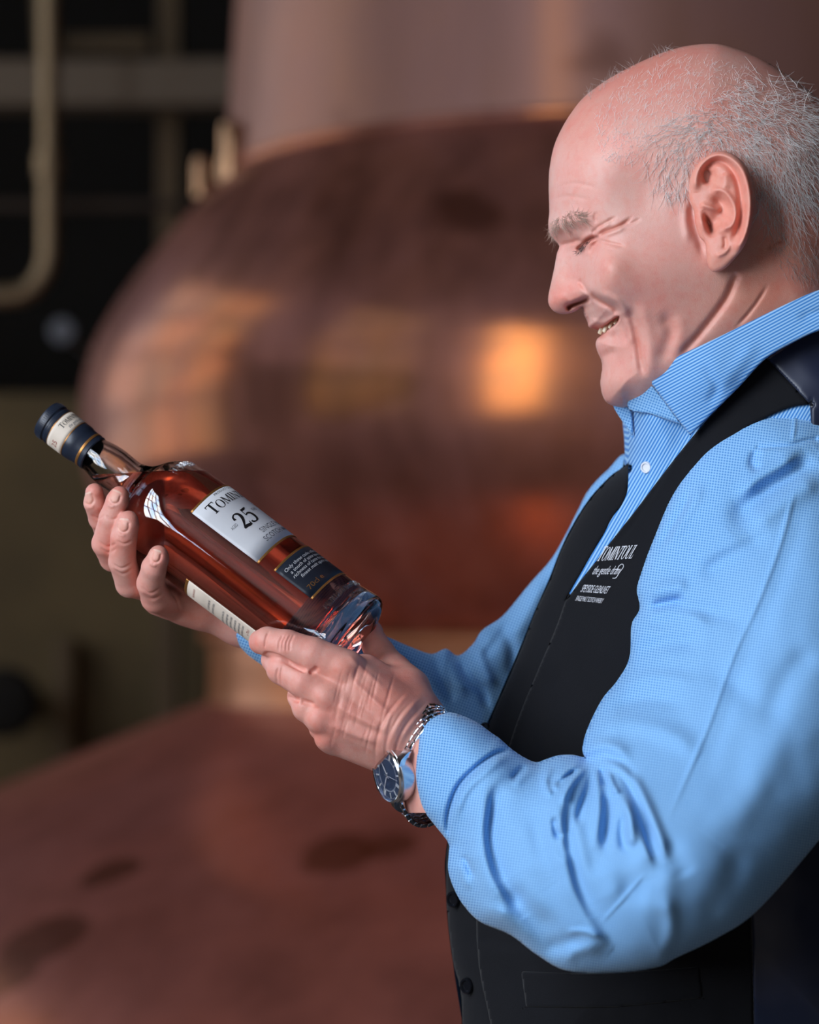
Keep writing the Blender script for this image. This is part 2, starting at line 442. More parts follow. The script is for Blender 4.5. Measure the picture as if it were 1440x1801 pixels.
def copper_mat(name, streak=(1, 1, 1), rough=(0.42, 0.52), stains=True, spots=(), base=None, alt=None, metal=0.3, shine=0.5, bare=(0.34, 0.105, 0.022, 1)):
    """oxidised copper: orange metal under a dull grey-brown film"""
    t = NT(name); p = t.obj()
    n1 = t.noise(1.7, 5, 0.6, p, 0.4); ns = t.noise(7, 5, 0.65, t.mapped(p, streak)); nf = t.noise(40, 4, 0.6, t.mapped(p, (1, 1, 0.12)))
    base = base or lin(196, 122, 98); alt = alt or lin(182, 118, 108)
    c = t.mix(t.ramp(n1, [(0.38, (0, 0, 0, 1)), (0.64, (1, 1, 1, 1))]), base, alt)
    c = t.mix(t.math('MULTIPLY', t.ramp(ns, [(0.45, (0, 0, 0, 1)), (0.7, (1, 1, 1, 1))]), 0.5), c, tuple(x * 0.75 for x in base[:3]) + (1,))
    c = t.mix(t.math('MULTIPLY', nf, 0.3), c, tuple(x * 0.7 for x in alt[:3]) + (1,))
    if stains:
        v = t.noise(2.3, 2, 0.4, t.mapped(p, (1, 1, 1.6)), 0.2)
        c = t.mix(t.math('MULTIPLY', t.ramp(v, [(0.60, (0, 0, 0, 1)), (0.66, (1, 1, 1, 1))]), 0.65), c, lin(96, 46, 24))
    for (sx, sy, sz), rad in spots:                   # old brown heat stains, each with its own place and ragged edge
        v = t.new('ShaderNodeVectorMath', operation='DISTANCE'); t.link(p, v.inputs[0]); v.inputs[1].default_value = (sx, sy, sz)
        e = t.math('ADD', t.math('DIVIDE', v.outputs['Value'], rad), t.math('MULTIPLY_ADD', t.noise(9, 4, 0.6, p), 1.1, -0.55))
        c = t.mix(t.math('MULTIPLY', t.ramp(e, [(0.75, (1, 1, 1, 1)), (0.95, (0, 0, 0, 1))]), 0.75), c, lin(104, 50, 26))
    t.link(c, t.b.inputs['Base Color'])
    r = t.math('MULTIPLY_ADD', n1, rough[1] - rough[0], rough[0]); t.link(r, t.b.inputs['Roughness'])
    t.set(Metallic=metal, Specular_IOR_Level=0.4)
    if shine > 0:                                     # bare copper shows through the brown film
        b2 = t.new('ShaderNodeBsdfPrincipled'); b2.inputs['Base Color'].default_value = bare; b2.inputs['Metallic'].default_value = 1.0; b2.inputs['Roughness'].default_value = 0.19
        ms = t.new('ShaderNodeMixShader'); t.link(t.math('MULTIPLY', ns, shine * 2), ms.inputs[0]); t.link(t.b.outputs[0], ms.inputs[1]); t.link(b2.outputs[0], ms.inputs[2]); t.link(ms.outputs[0], t.out.inputs['Surface'])
    t.bump(t.math('ADD', ns, t.math('MULTIPLY', nf, 0.3)), 0.10, 0.01); return t.m
def glass_mat():
    t = NT('bottle_glass'); t.set(Base_Color=(1, 1, 1, 1), Roughness=0.0, IOR=1.50, Transmission_Weight=1.0)
    t.bump(t.noise(35, 2, 0.4, t.pos()), 0.05, 0.002); return t.m
def liquid_mat():
    t = NT('whisky'); t.set(Base_Color=(1, 0.96, 0.93, 1), Roughness=0.0, IOR=1.36, Transmission_Weight=1.0)
    v = t.new('ShaderNodeVolumeAbsorption'); v.inputs['Color'].default_value = (1.0, 0.30, 0.09, 1); v.inputs['Density'].default_value = 26.0
    t.link(v.outputs[0], t.out.inputs['Volume']); return t.m
def wall_mat(name, a, b, scale=2.0, rough=0.9):
    t = NT(name); p = t.pos(); n = t.noise(scale, 5, 0.6, p)
    t.link(t.mix(t.ramp(n, [(0.35, (0, 0, 0, 1)), (0.7, (1, 1, 1, 1))]), a, b), t.b.inputs['Base Color']); t.set(Roughness=rough)
    t.bump(t.noise(60, 3, 0.6, p), 0.2, 0.005); return t.m
def steel_mat(name, col, rough=0.22):
    t = NT(name); p = t.pos(); n = t.noise(2600, 2, 0.5, p)
    t.set(Base_Color=col, Metallic=1.0); t.link(t.math('MULTIPLY_ADD', n, 0.12, rough - 0.06), t.b.inputs['Roughness']); return t.m

M = {}
M['skin'] = skin_mat()
M['check'] = cloth_uv('shirt_check', lin(150, 200, 242), lin(64, 136, 208), 4.8)
M['stripe'] = cloth_uv('shirt_stripe', lin(160, 206, 244), lin(56, 130, 206), 5.2, 'stripe')
M['wool'] = wool_mat(); M['satin'] = satin_mat()
M['hair'] = hair_mat('white_hair', lin(252, 250, 248), lin(236, 230, 226)); M['hair_grey'] = hair_mat('grey_hair', lin(222, 210, 204), lin(176, 158, 150))
M['brow'] = hair_mat('brow_hair', lin(222, 198, 182), lin(170, 138, 120)); M['lash'] = hair_mat('lash_hair', lin(70, 46, 38), lin(46, 30, 26))
M['tooth'] = plain('tooth_enamel', lin(226, 208, 176), 0.25)
M['mouth'] = plain('mouth_lining', lin(70, 24, 22), 0.5)
M['nail'] = plain('fingernail', lin(240, 188, 172), 0.25)
M['glass'] = glass_mat(); M['liquid'] = liquid_mat()
M['label_white'] = plain('label_paper', lin(226, 228, 232), 0.6); M['label_cream'] = plain('label_cream_paper', lin(240, 226, 208), 0.6)
M['label_navy'] = plain('label_navy_paper', lin(26, 33, 46), 0.5)
M['gold'] = plain('gold_foil', lin(196, 138, 76), 0.35, 0.75); M['ink'] = plain('black_ink', lin(26, 24, 26), 0.5); M['ink_grey'] = plain('grey_ink', lin(92, 94, 104), 0.6)
M['ink_white'] = plain('white_ink', lin(214, 216, 220), 0.6); M['ink_red'] = plain('red_ink', lin(170, 90, 80), 0.6)
M['cap'] = plain('navy_cap', lin(36, 44, 60), 0.36); M['cork'] = plain('stopper', lin(150, 110, 70), 0.7)
M['thread'] = plain('white_thread', lin(222, 224, 230), 0.7)
M['steel'] = steel_mat('watch_steel', (0.86, 0.87, 0.89, 1), 0.14); M['steel_brushed'] = steel_mat('watch_steel_brushed', (0.72, 0.73, 0.75, 1), 0.3)
M['dial'] = plain('watch_dial', lin(92, 112, 148), 0.3, 0.5); M['dial_ring'] = plain('watch_dial_ring', lin(176, 186, 204), 0.35, 0.3); M['marker'] = plain('watch_marker', lin(236, 238, 242), 0.3, 0.2)
M['crystal'] = NT('watch_crystal').set(Base_Color=(1, 1, 1, 1), Roughness=0.0, IOR=1.45, Transmission_Weight=1.0).m
M['button_white'] = plain('pearl_button', lin(236, 240, 246), 0.25); M['button_black'] = plain('black_button', lin(18, 19, 24), 0.25)
M['trouser'] = plain('trouser_cloth', lin(20, 22, 28), 0.9); M['shoe'] = plain('shoe_leather', lin(14, 13, 13), 0.3)
SPOTS = [((-0.12, 4.713, 0.908), 0.08), ((-0.03, 4.72, 0.91), 0.06), ((-0.577, 4.688, 0.777), 0.085), ((-0.64, 4.60, 0.74), 0.07), ((-0.493, 4.851, 0.868), 0.06)]
M['copper'] = copper_mat('still_copper', (1, 1, 0.25)); M['copper_neck'] = copper_mat('neck_copper', (1, 1, 0.1), base=lin(176, 122, 98), alt=lin(162, 116, 106), shine=0.06)
M['copper_pot'] = copper_mat('pot_copper', (1, 1, 0.6), rough=(0.32, 0.44), base=lin(210, 122, 102), alt=lin(192, 116, 104), metal=0.3, stains=False, spots=SPOTS, shine=0.3)
M['copper_waist'] = copper_mat('waist_copper', (1, 1, 0.1), rough=(0.3, 0.4), stains=False, shine=0.2, base=lin(204, 134, 88), alt=lin(190, 120, 80))
M['brass'] = plain('brass', lin(206, 160, 120), 0.3, 0.9)
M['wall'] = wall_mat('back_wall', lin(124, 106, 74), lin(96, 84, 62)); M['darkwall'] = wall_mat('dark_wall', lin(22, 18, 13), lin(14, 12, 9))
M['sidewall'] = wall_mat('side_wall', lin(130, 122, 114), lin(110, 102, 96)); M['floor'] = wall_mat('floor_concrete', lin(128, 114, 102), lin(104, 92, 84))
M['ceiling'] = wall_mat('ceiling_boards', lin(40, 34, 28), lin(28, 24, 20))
M['beam'] = plain('beam_paint', lin(116, 100, 82), 0.6); M['pipe'] = plain('pipe_metal', lin(150, 128, 98), 0.42, 0.6); M['post'] = plain('post_paint', lin(104, 84, 56), 0.6)
M['frame'] = plain('window_frame_paint', lin(60, 60, 62), 0.5)
M['pane'] = NT('window_pane').set(Base_Color=(1, 1, 1, 1), Roughness=0.0, IOR=1.02, Transmission_Weight=1.0).m
M['gauge'] = plain('gauge_enamel', lin(128, 132, 140), 0.6)
M['pipe_dark'] = plain('dark_pipe', lin(58, 44, 32), 0.6)

# ------------------------------------------------------------------ the room
def boxobj(name, lo, hi, mat, bev=0.0, parent=None):
    m = MB(); lo = np.array(lo, float); hi = np.array(hi, float); m.box((lo + hi) / 2, hi - lo, bev=bev); return m.build(name, mat, parent)
X0, X1, Y0, Y1, Z1 = ROOM['x0'], ROOM['x1'], ROOM['y0'], ROOM['y1'], ROOM['z1']
struct(boxobj('floor', (X0, Y0, -0.1), (X1, Y1, 0), M['floor']), 'bare concrete floor of the still house')
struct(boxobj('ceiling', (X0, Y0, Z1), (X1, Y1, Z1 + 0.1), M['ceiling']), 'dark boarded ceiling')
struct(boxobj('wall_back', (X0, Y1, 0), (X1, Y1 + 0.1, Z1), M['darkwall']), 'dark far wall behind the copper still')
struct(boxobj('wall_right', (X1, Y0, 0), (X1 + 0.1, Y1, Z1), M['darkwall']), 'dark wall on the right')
def wall_with_windows(name, side, label):
    m = MB(); ws = sorted([w for w in WINDOWS if w[0] == side], key=lambda w: w[1])
    a0, a1 = (Y0, Y1) if side == 'left' else (X0, X1)
    def slab(u0, u1, z0, z1):
        if side == 'left': m.box((X0 - 0.1, (u0 + u1) / 2, (z0 + z1) / 2), (0.2, u1 - u0, z1 - z0))
        else: m.box(((u0 + u1) / 2, Y0 - 0.1, (z0 + z1) / 2), (u1 - u0, 0.2, z1 - z0))
    u = a0
    for _, w0, w1, z0, z1 in ws:
        slab(u, w0, 0, Z1); slab(w0, w1, 0, z0); slab(w0, w1, z1, Z1); u = w1
    slab(u, a1, 0, Z1)
    return struct(m.build(name, M['sidewall']), label)
wall_with_windows('wall_left', 'left', 'plastered wall with tall paned windows'); wall_with_windows('wall_front', 'front', 'plastered wall behind the viewer')
for i, (side, u0, u1, z0, z1) in enumerate(WINDOWS):
    def bar(m, ua, ub, za, zb, t=0.06):
        if side == 'left': m.box((X0 - 0.04, (ua + ub) / 2, (za + zb) / 2), (t, ub - ua, zb - za))
        else: m.box(((ua + ub) / 2, Y0 - 0.04, (za + zb) / 2), (ub - ua, t, zb - za))
    m = MB()
    bar(m, u0, u1, z0, z0 + 0.07); bar(m, u0, u1, z1 - 0.07, z1); bar(m, u0, u0 + 0.07, z0, z1); bar(m, u1 - 0.07, u1, z0, z1)
    wo = struct(m.build('window_%d' % (i + 1), M['frame']), 'paned window letting in daylight')
    n = 4 if u1 - u0 > 2 else 3; k = 4
    for j in range(1, n):
        m = MB(); c = u0 + (u1 - u0) * j / n; bar(m, c - 0.045, c + 0.045, z0, z1, 0.05); m.build('glazing_bar', M['frame'], wo)
    for j in range(1, k):
        m = MB(); c = z0 + (z1 - z0) * j / k; bar(m, u0, u1, c - 0.04, c + 0.04, 0.05); m.build('glazing_bar', M['frame'], wo)

# ------------------------------------------------------------------ the copper still
def back(px, py, D):
    """point at distance D along the view for things far behind"""
    return CAMP + (px - 720) / FPX * D * RIGHT + (900.5 - py) / FPX * D * UP + D * FWD
DS = 6.0; AX = np.array([(1150 - 720) / FPX * DS, DS, 0.0])
def zc(py): return CAMZ + (1078 - py) / 850.0
def prof(rows, n=10): return [tuple(p) for p in cr([((1150 - x) / 850.0, zc(y)) for x, y in rows], n)]
still = thing('pot_still', 'large copper pot still with round boil ball behind the man', 'still', (AX[0], AX[1], 0))
m = MB(); ball = prof([(392, 322), (330, 388), (268, 462), (208, 545), (168, 620), (150, 690), (147, 760), (160, 850), (205, 945), (285, 1040), (372, 1112)])
m.lathe(ball, 128, org=AX); m.build('boil_ball', M['copper'], still, True)
m = MB(); m.lathe([(r, z) for r, z in prof([(392, 330), (402, 200), (414, 0), (436, -300), (470, -800), (520, -1500), (560, -2200)], 5)], 96, org=AX); m.build('neck', M['copper_neck'], still, True)
m = MB(); m.lathe(prof([(376, 1104), (370, 1130), (370, 1205), (366, 1236)], 4), 96, org=AX); m.build('waist', M['copper_waist'], still, True)
def ring(name, px, py, rr, mat, hh=0.02):
    m = MB(); r = (1150 - px) / 850.0; z = zc(py)
    m.lathe([(r - 0.03, z - hh), (r + rr * 0.7, z - hh), (r + rr, z - hh * 0.5), (r + rr, z + hh * 0.5), (r + rr * 0.7, z + hh), (r - 0.03, z + hh)], 96, org=AX, close=True)
    return m.build(name, mat, still, True, 40)
ring('neck_flange', 396, 318, 0.012, M['copper'], 0.01); ring('waist_flange', 370, 1118, 0.02, M['copper_waist'], 0.012)
ring('seam', 152, 680, 0.002, M['copper'], 0.006)
m = MB(); m.lathe(prof([(366, 1232), (300, 1258), (190, 1303), (0, 1382), (-200, 1470), (-420, 1590), (-560, 1740), (-620, 1950), (-600, 2180)], 10), 128, org=AX); m.build('pot_shoulder', M['copper_pot'], still, True)
m = MB(); m.lathe([((1150 + 600) / 850.0, zc(2180)), ((1150 + 600) / 850.0, 0.0)], 96, org=AX); m.build('pot_base', M['copper_pot'], still, True)
# two bright valves where the neck meets the ball
m = MB(); q = AX + np.array([-0.86, -0.28, zc(285)]); m.lathe([(0.0, 0.045), (0.016, 0.04), (0.021, 0.03), (0.021, -0.03), (0.028, -0.035), (0.028, -0.08), (0.0, -0.08)], 20, org=q); m.build('valve', M['brass'], still, True, 40)
m = MB(); q = AX + np.array([-0.93, -0.15, zc(318)]); m.lathe([(0.0, 0.03), (0.010, 0.028), (0.014, 0.012), (0.014, -0.05)], 16, org=q); m.build('valve', M['brass'], still, True, 40)

# ------------------------------------------------------------------ dim plant behind, on the left
def bgbox(name, x0, x1, y0, y1, D, dep, mat, label, cat):
    a, b = back(x0, y1, D), back(x1, y0, D)
    o = boxobj(name, (a[0], D, a[2]), (b[0], D + dep, b[2]), mat, 0.01)
    return tag(o, label, cat)
DB = 8.6
bgbox('steel_beam', -260, 420, 96, 178, DB, 0.16, M['beam'], 'grey painted steel beam crossing the dark upper corner', 'beam')
bgbox('rail', 108, 262, 52, 84, DB + 0.4, 0.05, M['post'], 'short brown rail above the grey beam', 'rail')
a = back(275, 1400, DB + 0.25); b = back(312, 1400, DB + 0.25)
tag(boxobj('steel_post', (a[0], DB + 0.25, 0), (b[0], DB + 0.4, Z1), M['post'], 0.005), 'brown upright steel post left of the still neck', 'post')
a = back(-300, 1400, 9.3); b = back(420, 690, 9.3)
tag(boxobj('low_wall', (a[0], 9.3, 0), (b[0], 9.6, b[2]), M['wall'], 0.02), 'olive brown low wall behind the bottle', 'low wall')
m = MB(); P_ = [back(86, y, 8.0) for y in (-500, 100, 210, 300, 400, 440)]
arc = [back(86 - 66 * (1 - math.cos(t)), 440 + 80 * math.sin(t), 8.0) for t in np.linspace(0.15, math.pi / 2, 8)]
m.tube(P_ + arc + [back(-60, 521, 8.0), back(-400, 522, 8.0)], 0.028, 14); tag(m.build('bent_pipe', M['pipe'], None, True, 50), 'pale pipe bending to the left in the dark corner', 'pipe')
pj = back(86, 290, 8.0)
m = MB(); m.lathe([(0.0, 0.03), (0.038, 0.03), (0.038, -0.03), (0, -0.03)], 16, org=pj); adopt(m.build('pipe_joint', M['pipe'], None, True, 40), bpy.data.objects['bent_pipe'])
m = MB(); tz = back(300, 358, 8.25)[2]; m.tube([(X0 + 0.002, 8.25, tz), (back(430, 358, 8.25)[0], 8.25, tz)], 0.016, 10); tag(m.build('thin_pipe', M['pipe_dark'], None, True, 50), 'thin brown pipe running level below the grey beam', 'pipe')
m = MB(); m.tube([back(60, -200, 9.0), back(75, 96, 9.0)], 0.02, 10); tag(m.build('hanging_conduit', M['post'], None, True, 50), 'narrow brown conduit above the grey beam', 'conduit')
a = back(95, 1400, 9.2); b = back(135, 1120, 9.2)
tag(boxobj('downpipe', (a[0], 9.18, 0.0), (b[0], 9.28, b[2]), M['post'], 0.02), 'pale upright strip on the olive wall at lower left', 'downpipe')
q = back(112, 583, 8.2); m = MB(); m.lathe([(0, -0.015), (0.03, -0.015), (0.036, 0.0), (0.036, 0.02), (0.03, 0.03), (0, 0.03)], 24, org=q, M=np.array([[1, 0, 0], [0, 0, -1], [0, 1, 0.0]]))
m.tube([q + np.array([0, 0.02, 0]), q + np.array([0, 1.85, 0])], 0.012, 8)
tag(m.build('pressure_gauge', M['gauge'], None, True, 40), 'small round grey gauge in the dark at left', 'gauge')
q = back(8, 1235, 8.8); m = MB(); m.lathe([(0, -0.06), (0.09, -0.05), (0.11, 0.0), (0.09, 0.06), (0, 0.08)], 24, org=q, M=np.array([[1, 0, 0], [0, 0, -1], [0, 1, 0.0]])); m.tube([q, q + np.array([0, 0.55, 0])], 0.04, 10)
tag(m.build('valve_wheel', M['darkwall'], None, True, 40), 'dark round valve at the left edge below the bottle', 'valve')

# ------------------------------------------------------------------ the man: head and neck
person = thing('person', 'smiling white-haired man in blue shirt and black waistcoat looking at the bottle he holds', 'person', (0.28, 2.06, 0))
WH = 40.0                                            # depth of the head's middle plane
c1 = lambda L: [(920 + x * 0.3887, 50 + y * 0.3887) for x, y in L]
prof_pts = c1([(1338, 322), (1250, 250), (1150, 180), (1050, 125), (930, 82), (850, 69), (740, 79), (640, 106), (540, 147), (440, 197), (350, 252), (270, 315), (210, 392), (165, 470), (137, 540),
    (121, 620), (116, 690), (118, 760), (119, 820), (114, 880), (122, 925), (148, 958), (163, 985), (152, 1020), (141, 1080), (126, 1150), (113, 1215), (118, 1255), (145, 1284), (185, 1293),
    (230, 1283), (266, 1262), (276, 1290), (292, 1325), (298, 1348), (320, 1358), (342, 1362), (360, 1374), (352, 1390), (334, 1405), (329, 1428), (338, 1462), (355, 1500), (358, 1540), (351, 1595), (358, 1650),
    (378, 1690), (410, 1708), (450, 1716)])
head_poly = cr(prof_pts + [(1112, 719), (1166, 762), (1222, 850), (1290, 920), (1460, 900), (1560, 800), (1570, 660), (1530, 560), (1512, 470), (1518, 380), (1505, 290), (1475, 215)], 6, True)
HA = [  # x, y, half width, roundness of the outline
    (1000, 300, 150, 105), (1075, 200, 166, 150), (1200, 130, 172, 170), (1330, 160, 182, 175), (1430, 260, 190, 170), (1250, 250, 197, 160), (1150, 290, 183, 130), (1075, 330, 163, 115),
    (1030, 350, 146, 95), (1000, 378, 122, 75), (1130, 370, 172, 110), (1120, 440, 178, 100), (1200, 430, 188, 100), (1065, 470, 160, 80), (1045, 425, 128, 75), (1015, 425, 84, 60), (1000, 408, 88, 60), (988, 440, 34, 34),
    (990, 470, 36, 30), (985, 500, 40, 28), (1000, 520, 46, 28), (975, 525, 34, 26), (1012, 505, 50, 30), (1033, 505, 92, 40), (1028, 480, 84, 40), (1050, 520, 134, 50), (1040, 548, 78, 46), (1050, 565, 80, 46), (1085, 568, 112, 50), (1100, 560, 132, 50),
    (1062, 600, 74, 44), (1075, 640, 78, 50), (1080, 690, 84, 56), (1120, 640, 126, 70), (1170, 570, 160, 80), (1120, 560, 150, 70), (1220, 520, 176, 90), (1260, 480, 182, 90), (1300, 520, 172, 100), (1200, 620, 148, 90),
    (1350, 480, 176, 120), (1320, 590, 158, 120), (1440, 450, 172, 140), (1470, 560, 160, 140), (1130, 700, 96, 70), (1150, 725, 40, 70), (1200, 690, 104, 120), (1270, 660, 118, 120), (1330, 640, 128, 120), (1420, 600, 136, 120), (1500, 620, 120, 120), (1250, 730, 70, 120), (1200, 820, 50, 120), (1320, 730, 70, 120), (1400, 760, 60, 130), (1420, 340, 186, 160), (1310, 330, 194, 140)]
HT = TPS(HA)
def head_field(P):
    hr = HT(P); sd, _ = sdpoly(P, head_poly)
    e = edge_round(np.clip(-sd, 0, None), np.clip(hr[:, 1], 18, 200))
    a = np.zeros(len(P)); S = lambda pts, amp, wd, **k: stroke(P, a, pts, amp, wd, **k)
    # brow, orbit and eye
    bump(P, a, (985, 397), 22, 11, 9, -25); bump(P, a, (1012, 388), 26, 12, 8, 10); bump(P, a, (1012, 412), 15, 10, 5)
    S([(984, 432), (998, 428), (1013, 425), (1028, 423)], -9, 4); S([(1004, 405), (1006, 414), (1011, 421), (1022, 424)], -7, 3.2)
    S([(1013, 443), (1020, 434), (1029, 426), (1038, 420), (1051, 416)], -15, 3.6, ends=0.15); S([(1120, 590), (1124, 615), (1128, 642), (1134, 664)], -2.5, 6, ends=0.4)
    S([(1020, 441), (1030, 433), (1040, 426), (1050, 421)], 5, 4); S([(1018, 428), (1030, 417), (1042, 409)], 4, 5)
    S([(1038, 414), (1050, 402), (1066, 392), (1084, 381)], -5.5, 3); S([(1048, 417), (1063, 408), (1080, 402), (1096, 394), (1112, 381)], -7.5, 3.2)
    S([(1046, 409), (1060, 399), (1075, 391)], 4, 4); S([(1060, 414), (1080, 407), (1100, 398)], 4, 5)
    S([(1052, 421), (1066, 426), (1082, 430), (1100, 434)], -4, 2.8); S([(1050, 424), (1062, 434), (1078, 441)], -2.5, 2.6); S([(1100, 396), (1112, 392), (1128, 384)], -2.5, 2.5)
    S([(1036, 446), (1040, 436), (1047, 427), (1054, 421)], -6, 3.2); S([(1030, 452), (1034, 440), (1042, 431)], 4, 4)
    S([(1048, 372), (1046, 384), (1050, 392)], -3, 3); S([(1000, 362), (1012, 372), (1026, 378)], 3, 8)
    S([(975, 350), (1000, 345), (1040, 352)], -1.4, 3.5); S([(975, 330), (1010, 322), (1050, 330)], -1.2, 3.5)
    # nose
    S([(990, 440), (984, 465), (978, 490), (974, 512)], 5, 11); bump(P, a, (1012, 512), 16, 15, 11); bump(P, a, (983, 522), 17, 16, 7)
    S([(1017, 490), (1021, 496), (1027, 505), (1036, 517), (1040, 524)], -11, 4.6, ends=0.4)
    S([(995, 545), (1003, 538), (1015, 533), (1028, 529), (1038, 523)], -26, 4.6, ends=0.12); S([(1000, 533), (1012, 527), (1026, 520)], 5, 5)
    S([(1012, 486), (1006, 496), (1000, 505)], -2, 4)
    # cheeks and smile folds
    bump(P, a, (1062, 470), 34, 30, 20); bump(P, a, (1052, 505), 24, 24, 11); bump(P, a, (1090, 510), 34, 34, 6)
    S([(1036, 516), (1050, 526), (1064, 534), (1080, 543), (1087, 556)], -13, 6, ends=0.2); S([(1050, 512), (1068, 522), (1086, 532), (1097, 548), (1100, 566)], 8, 8)
    S([(1087, 560), (1094, 574), (1100, 590), (1103, 606)], -5, 5); S([(1103, 540), (1110, 552), (1117, 572), (1122, 600), (1125, 626), (1129, 648), (1134, 664)], -7.5, 8, ends=0.2)
    S([(1118, 532), (1130, 552), (1138, 580), (1141, 610), (1143, 640), (1150, 664)], 4, 12); S([(1160, 548), (1172, 562), (1180, 580), (1176, 600), (1168, 622), (1160, 644)], -6, 13)
    S([(1186, 556), (1197, 575), (1193, 600), (1184, 625)], 2, 12); S([(1098, 556), (1104, 580), (1110, 610)], 6, 8)
    # lips, chin
    S([(1037, 560), (1046, 566), (1058, 568), (1072, 563), (1083, 557)], 6, 5); S([(1042, 575), (1053, 577), (1066, 570), (1078, 562), (1088, 557)], 3, 4)
    S([(1053, 594), (1062, 593), (1074, 584), (1084, 574)], 7, 6); S([(1056, 630), (1070, 622), (1086, 618)], -6, 8); bump(P, a, (1078, 665), 24, 30, 9)
    mp = cr([(1043, 579), (1056, 577), (1068, 569), (1080, 560), (1088, 557), (1086, 565), (1078, 573), (1066, 582), (1056, 590), (1046, 590)], 4, True)
    sdm, _ = sdpoly(P, mp); a -= 42 * np.clip(0.5 - sdm / 3.0, 0, 1)
    # jaw, neck
    S([(1300, 480), (1292, 492), (1278, 524), (1250, 563), (1216, 604), (1190, 630)], -6.5, 7, ends=0.15); S([(1320, 500), (1300, 530), (1270, 570), (1240, 604)], 1.5, 16)
    S([(1352, 498), (1336, 525), (1316, 552), (1290, 580)], -3, 3.5); S([(1385, 420), (1365, 425), (1350, 440)], -3, 4)
    S([(1222, 340), (1216, 370), (1222, 400), (1232, 430), (1238, 460)], -7, 8); S([(1208, 350), (1205, 390), (1212, 430)], 4, 7)
    bump(P, a, (1130, 340), 40, 40, -4); bump(P, a, (1340, 400), 45, 60, -14)
    hh = np.clip(hr[:, 0], 20, 210)
    return hh * e + a * np.clip(e * 1.6, 0, 1), e, -sd
P, d, border, Q, T = grid_in(head_poly, 2.0)
hh, he, hd = head_field(P); hh = np.where(border, 0, np.maximum(hh, 1.0))
V, F = solid(P, border, Q, T, WH - hh, WH + hh)
SKIN = np.array(lin(232, 180, 166)[:3])
def skin_tint(P):
    c = np.tile(SKIN, (len(P), 1))
    def blob(x, y, rx, ry, mul, k=1.0, ang=0):
        a = np.zeros(len(P)); bump(P, a, (x, y), rx, ry, k, ang); c[:] = c * (1 - a[:, None]) + c * np.array(mul) * a[:, None]
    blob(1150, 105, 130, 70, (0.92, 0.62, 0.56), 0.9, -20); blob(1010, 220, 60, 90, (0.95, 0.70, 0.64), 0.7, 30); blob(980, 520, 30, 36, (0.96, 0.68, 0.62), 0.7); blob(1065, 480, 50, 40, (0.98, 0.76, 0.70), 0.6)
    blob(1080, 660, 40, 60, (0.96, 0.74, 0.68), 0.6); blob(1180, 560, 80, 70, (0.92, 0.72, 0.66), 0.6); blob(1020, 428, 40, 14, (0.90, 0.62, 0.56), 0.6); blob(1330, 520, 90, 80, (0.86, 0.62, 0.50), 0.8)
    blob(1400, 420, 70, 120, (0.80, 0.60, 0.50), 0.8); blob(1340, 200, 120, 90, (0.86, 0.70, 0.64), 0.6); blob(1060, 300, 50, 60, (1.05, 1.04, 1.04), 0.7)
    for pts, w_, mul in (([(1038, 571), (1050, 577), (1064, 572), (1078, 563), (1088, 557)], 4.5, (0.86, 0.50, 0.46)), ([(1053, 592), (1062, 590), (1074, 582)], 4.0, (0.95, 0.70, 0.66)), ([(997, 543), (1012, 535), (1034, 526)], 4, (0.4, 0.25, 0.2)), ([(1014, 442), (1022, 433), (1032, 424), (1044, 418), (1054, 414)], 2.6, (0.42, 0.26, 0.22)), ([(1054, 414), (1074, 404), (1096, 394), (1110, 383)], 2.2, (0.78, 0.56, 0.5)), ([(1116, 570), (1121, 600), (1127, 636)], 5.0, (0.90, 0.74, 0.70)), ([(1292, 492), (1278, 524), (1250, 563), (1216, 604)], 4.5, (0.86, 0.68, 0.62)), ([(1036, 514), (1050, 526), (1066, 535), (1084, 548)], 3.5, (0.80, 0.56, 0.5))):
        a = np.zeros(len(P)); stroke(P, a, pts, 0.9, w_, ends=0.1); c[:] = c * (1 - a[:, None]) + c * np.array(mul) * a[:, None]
    return c
ct = skin_tint(P)
body_parts = [(V, F, np.vstack([ct, ct]))]
HLO = P.min(0); HGRID = np.full(tuple(np.round((P.max(0) - HLO) / 2).astype(int) + 2), WH)
_i = np.round((P - HLO) / 2).astype(int); HGRID[_i[:, 0], _i[:, 1]] = WH - hh
def head_at(px, py):
    """depth and normal (u, v, w) of the near side of the head"""
    lo = HLO; f = lambda x, y: HGRID[np.clip(np.round((x - lo[0]) / 2).astype(int), 0, HGRID.shape[0] - 1), np.clip(np.round((y - lo[1]) / 2).astype(int), 0, HGRID.shape[1] - 1)]
    w0 = f(px, py); gx = (f(px + 4, py) - f(px - 4, py)) / 8; gy = (f(px, py + 4) - f(px, py - 4)) / 8
    n = np.c_[gx, gy, -np.ones(len(w0))]; n /= np.linalg.norm(n, axis=1)[:, None]
    return w0, n
